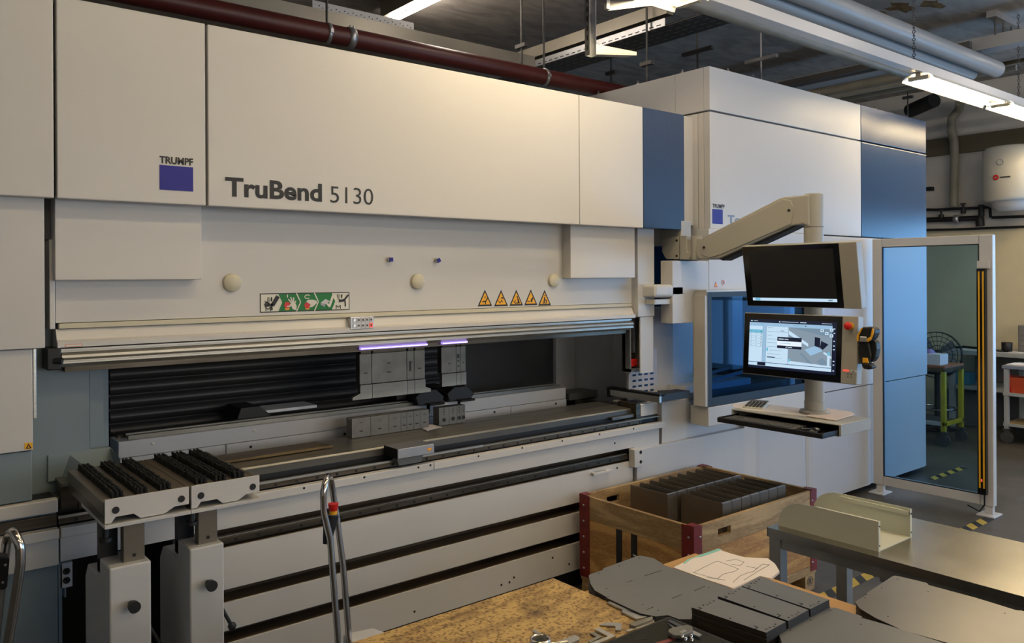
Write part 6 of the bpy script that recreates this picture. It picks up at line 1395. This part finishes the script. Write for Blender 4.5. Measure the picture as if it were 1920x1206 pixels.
BX(xa0, xa0+.03, ya0+.045, ya1-.045, .22, .26, 'frame_rail', BENCHW, yt, .002)
BX(xa0+.03, xa1, ya0+.03, ya1, .225, .24, 'shelf', RUBBER, yt, 0)
gb = thing('glove_box', (9.2, 4.15, .864), 'white open cardboard box with violet gloves on the yellow trolley', 'box')
gy = float(PX(1752, 670, 9.15)[1]); BX(9.08, 9.28, gy-.09, gy+.14, .8635, .98, 'box_shell', PAPER, gb, .003)
MB().lathe((9.18, gy+.06, .98), (0, 0, 1), [(.05, 0), (.045, .025), (.02, .045), (0, .05)], 9).build('gloves', mat('violet_glove', (.3, .22, .5), .6), gb)
# stool
st = thing('work_stool', (9.8, 4.45, 0), 'black stool with a chrome foot ring behind the yellow trolley', 'stool')
sy_ = float(PX(1757, 750, 9.75)[1]); s0 = (9.75, sy_)
MB().lathe((s0[0], s0[1], .70), (0, 0, 1), [(0, 0), (.17, 0), (.18, .03), (.16, .06), (0, .06)], 24).build('seat', BLACK, st)
MB().cyl((s0[0], s0[1], .07), (s0[0], s0[1], .70), .028).build('column', BLACK, st)
MB().ring((s0[0], s0[1], .30), (0, 0, 1), .21, .010, 30).cyl((s0[0]-.2, s0[1], .30), (s0[0]+.2, s0[1], .30), .008).build('foot_ring', CHROME, st)
t = MB()
for k in range(5): a_ = k*1.2566; t.bar((s0[0], s0[1], .07), (s0[0]+.28*math.cos(a_), s0[1]+.28*math.sin(a_), .05), .04, .03).cyl((s0[0]+.28*math.cos(a_), s0[1]+.28*math.sin(a_), .0), (s0[0]+.28*math.cos(a_), s0[1]+.28*math.sin(a_), .045), .025, seg=10)
t.build('base', BLACK, st)
# fan
fn = thing('floor_fan', (10.0, 4.6, 0), 'round black wire fan behind the yellow trolley and fence glass', 'fan')
fp_ = PX(1757, 662, 9.9); fc = np.array([9.9, float(fp_[1]), .90]); fr = .27; nf = norm([-.85, -.5, .1])
t = MB()
for r in (fr, fr*.8, fr*.6, fr*.4, fr*.2): t.ring(fc+nf*.05*(1-r/fr), nf, r, .004, 28)
t.ring(fc-nf*.09, nf, fr, .006, 28)
e1 = norm(np.cross(nf, (0, 0, 1))); e2 = np.cross(nf, e1)
for k in range(24): a_ = k*math.pi/12; d_ = e1*math.cos(a_)+e2*math.sin(a_); t.tube([fc+nf*.05, fc+d_*fr, fc-nf*.09+d_*fr], .0025, 5)
t.build('cage', BLACK, fn)
t = MB()
for k in range(4):
    a_ = k*math.pi/2+.4; d_ = e1*math.cos(a_)+e2*math.sin(a_); g_ = e1*math.cos(a_+.9)+e2*math.sin(a_+.9); t.prism([fc+d_*.03, fc+d_*.22-nf*.02, fc+(d_+g_)*.13+nf*.02, fc+g_*.06], nf*.004)
t.build('blades', DARKGREY, fn)
MB().cyl(fc-nf*.16, fc-nf*.0, .06).build('motor', BLACK, fn)
q_ = fc-nf*.10; MB().tube([q_, (q_[0], q_[1], .03)], .016, 10).lathe((q_[0], q_[1], 0), (0, 0, 1), [(0, .03), (.05, .03), (.2, .012), (.2, 0)], 24).build('stand', BLACK, fn)
# fold all extra shared meshes

# every bolt, screw and similar fitting is a part of its own
for o in list(COL.objects):
    if o.type != 'MESH' or o.parent is None: continue
    if o.name.split('.')[0] not in ('bolt', 'screw', 'rivet', 'plug', 'top_bolt', 'thumb_screw', 'cap', 'end_cap', 'folded_lip', 'end_fold', 'foot', 'yellow_stripe', 'pallet_block', 'cut_mark', 'engraving', 'hole', 'linear_rail'): continue
    me = o.data; key = {}; par = list(range(len(me.vertices)))
    def find(i):
        while par[i] != i: par[i] = par[par[i]]; i = par[i]
        return i
    for i, v in enumerate(me.vertices):
        k = tuple(round(c, 4) for c in v.co)
        if k in key: par[find(i)] = find(key[k])
        else: key[k] = i
    for p in me.polygons:
        for v in p.vertices[1:]: par[find(v)] = find(p.vertices[0])
    groups = {}
    for p in me.polygons: groups.setdefault(find(p.vertices[0]), []).append(p)
    if len(groups) < 2: continue
    # join concentric pieces
    cl = []
    for g in groups.values():
        c = sum((me.vertices[v].co for p in g for v in p.vertices), Vector())/sum(len(p.vertices) for p in g)
        for q in cl:
            if (q[0]-c).length < .012: q[1].extend(g); break
        else: cl.append([c, list(g)])
    if len(cl) < 2: continue
    base = o.name.split('.')[0]
    for c, g in cl:
        idx = {}; vs = []; fs = []; mi = []
        for p in g:
            f = []
            for v in p.vertices:
                if v not in idx: idx[v] = len(vs); vs.append(tuple(me.vertices[v].co))
                f.append(idx[v])
            fs.append(f); mi.append((p.material_index, p.use_smooth))
        m2 = bpy.data.meshes.new(base); m2.from_pydata(vs, [], fs)
        for m_ in me.materials: m2.materials.append(m_)
        for p, (a, b) in zip(m2.polygons, mi): p.material_index = a; p.use_smooth = b
        n = bpy.data.objects.new(base, m2); COL.objects.link(n); n.parent = o.parent; n.matrix_parent_inverse = o.matrix_parent_inverse.copy(); n.location = o.location
    bpy.data.objects.remove(o)
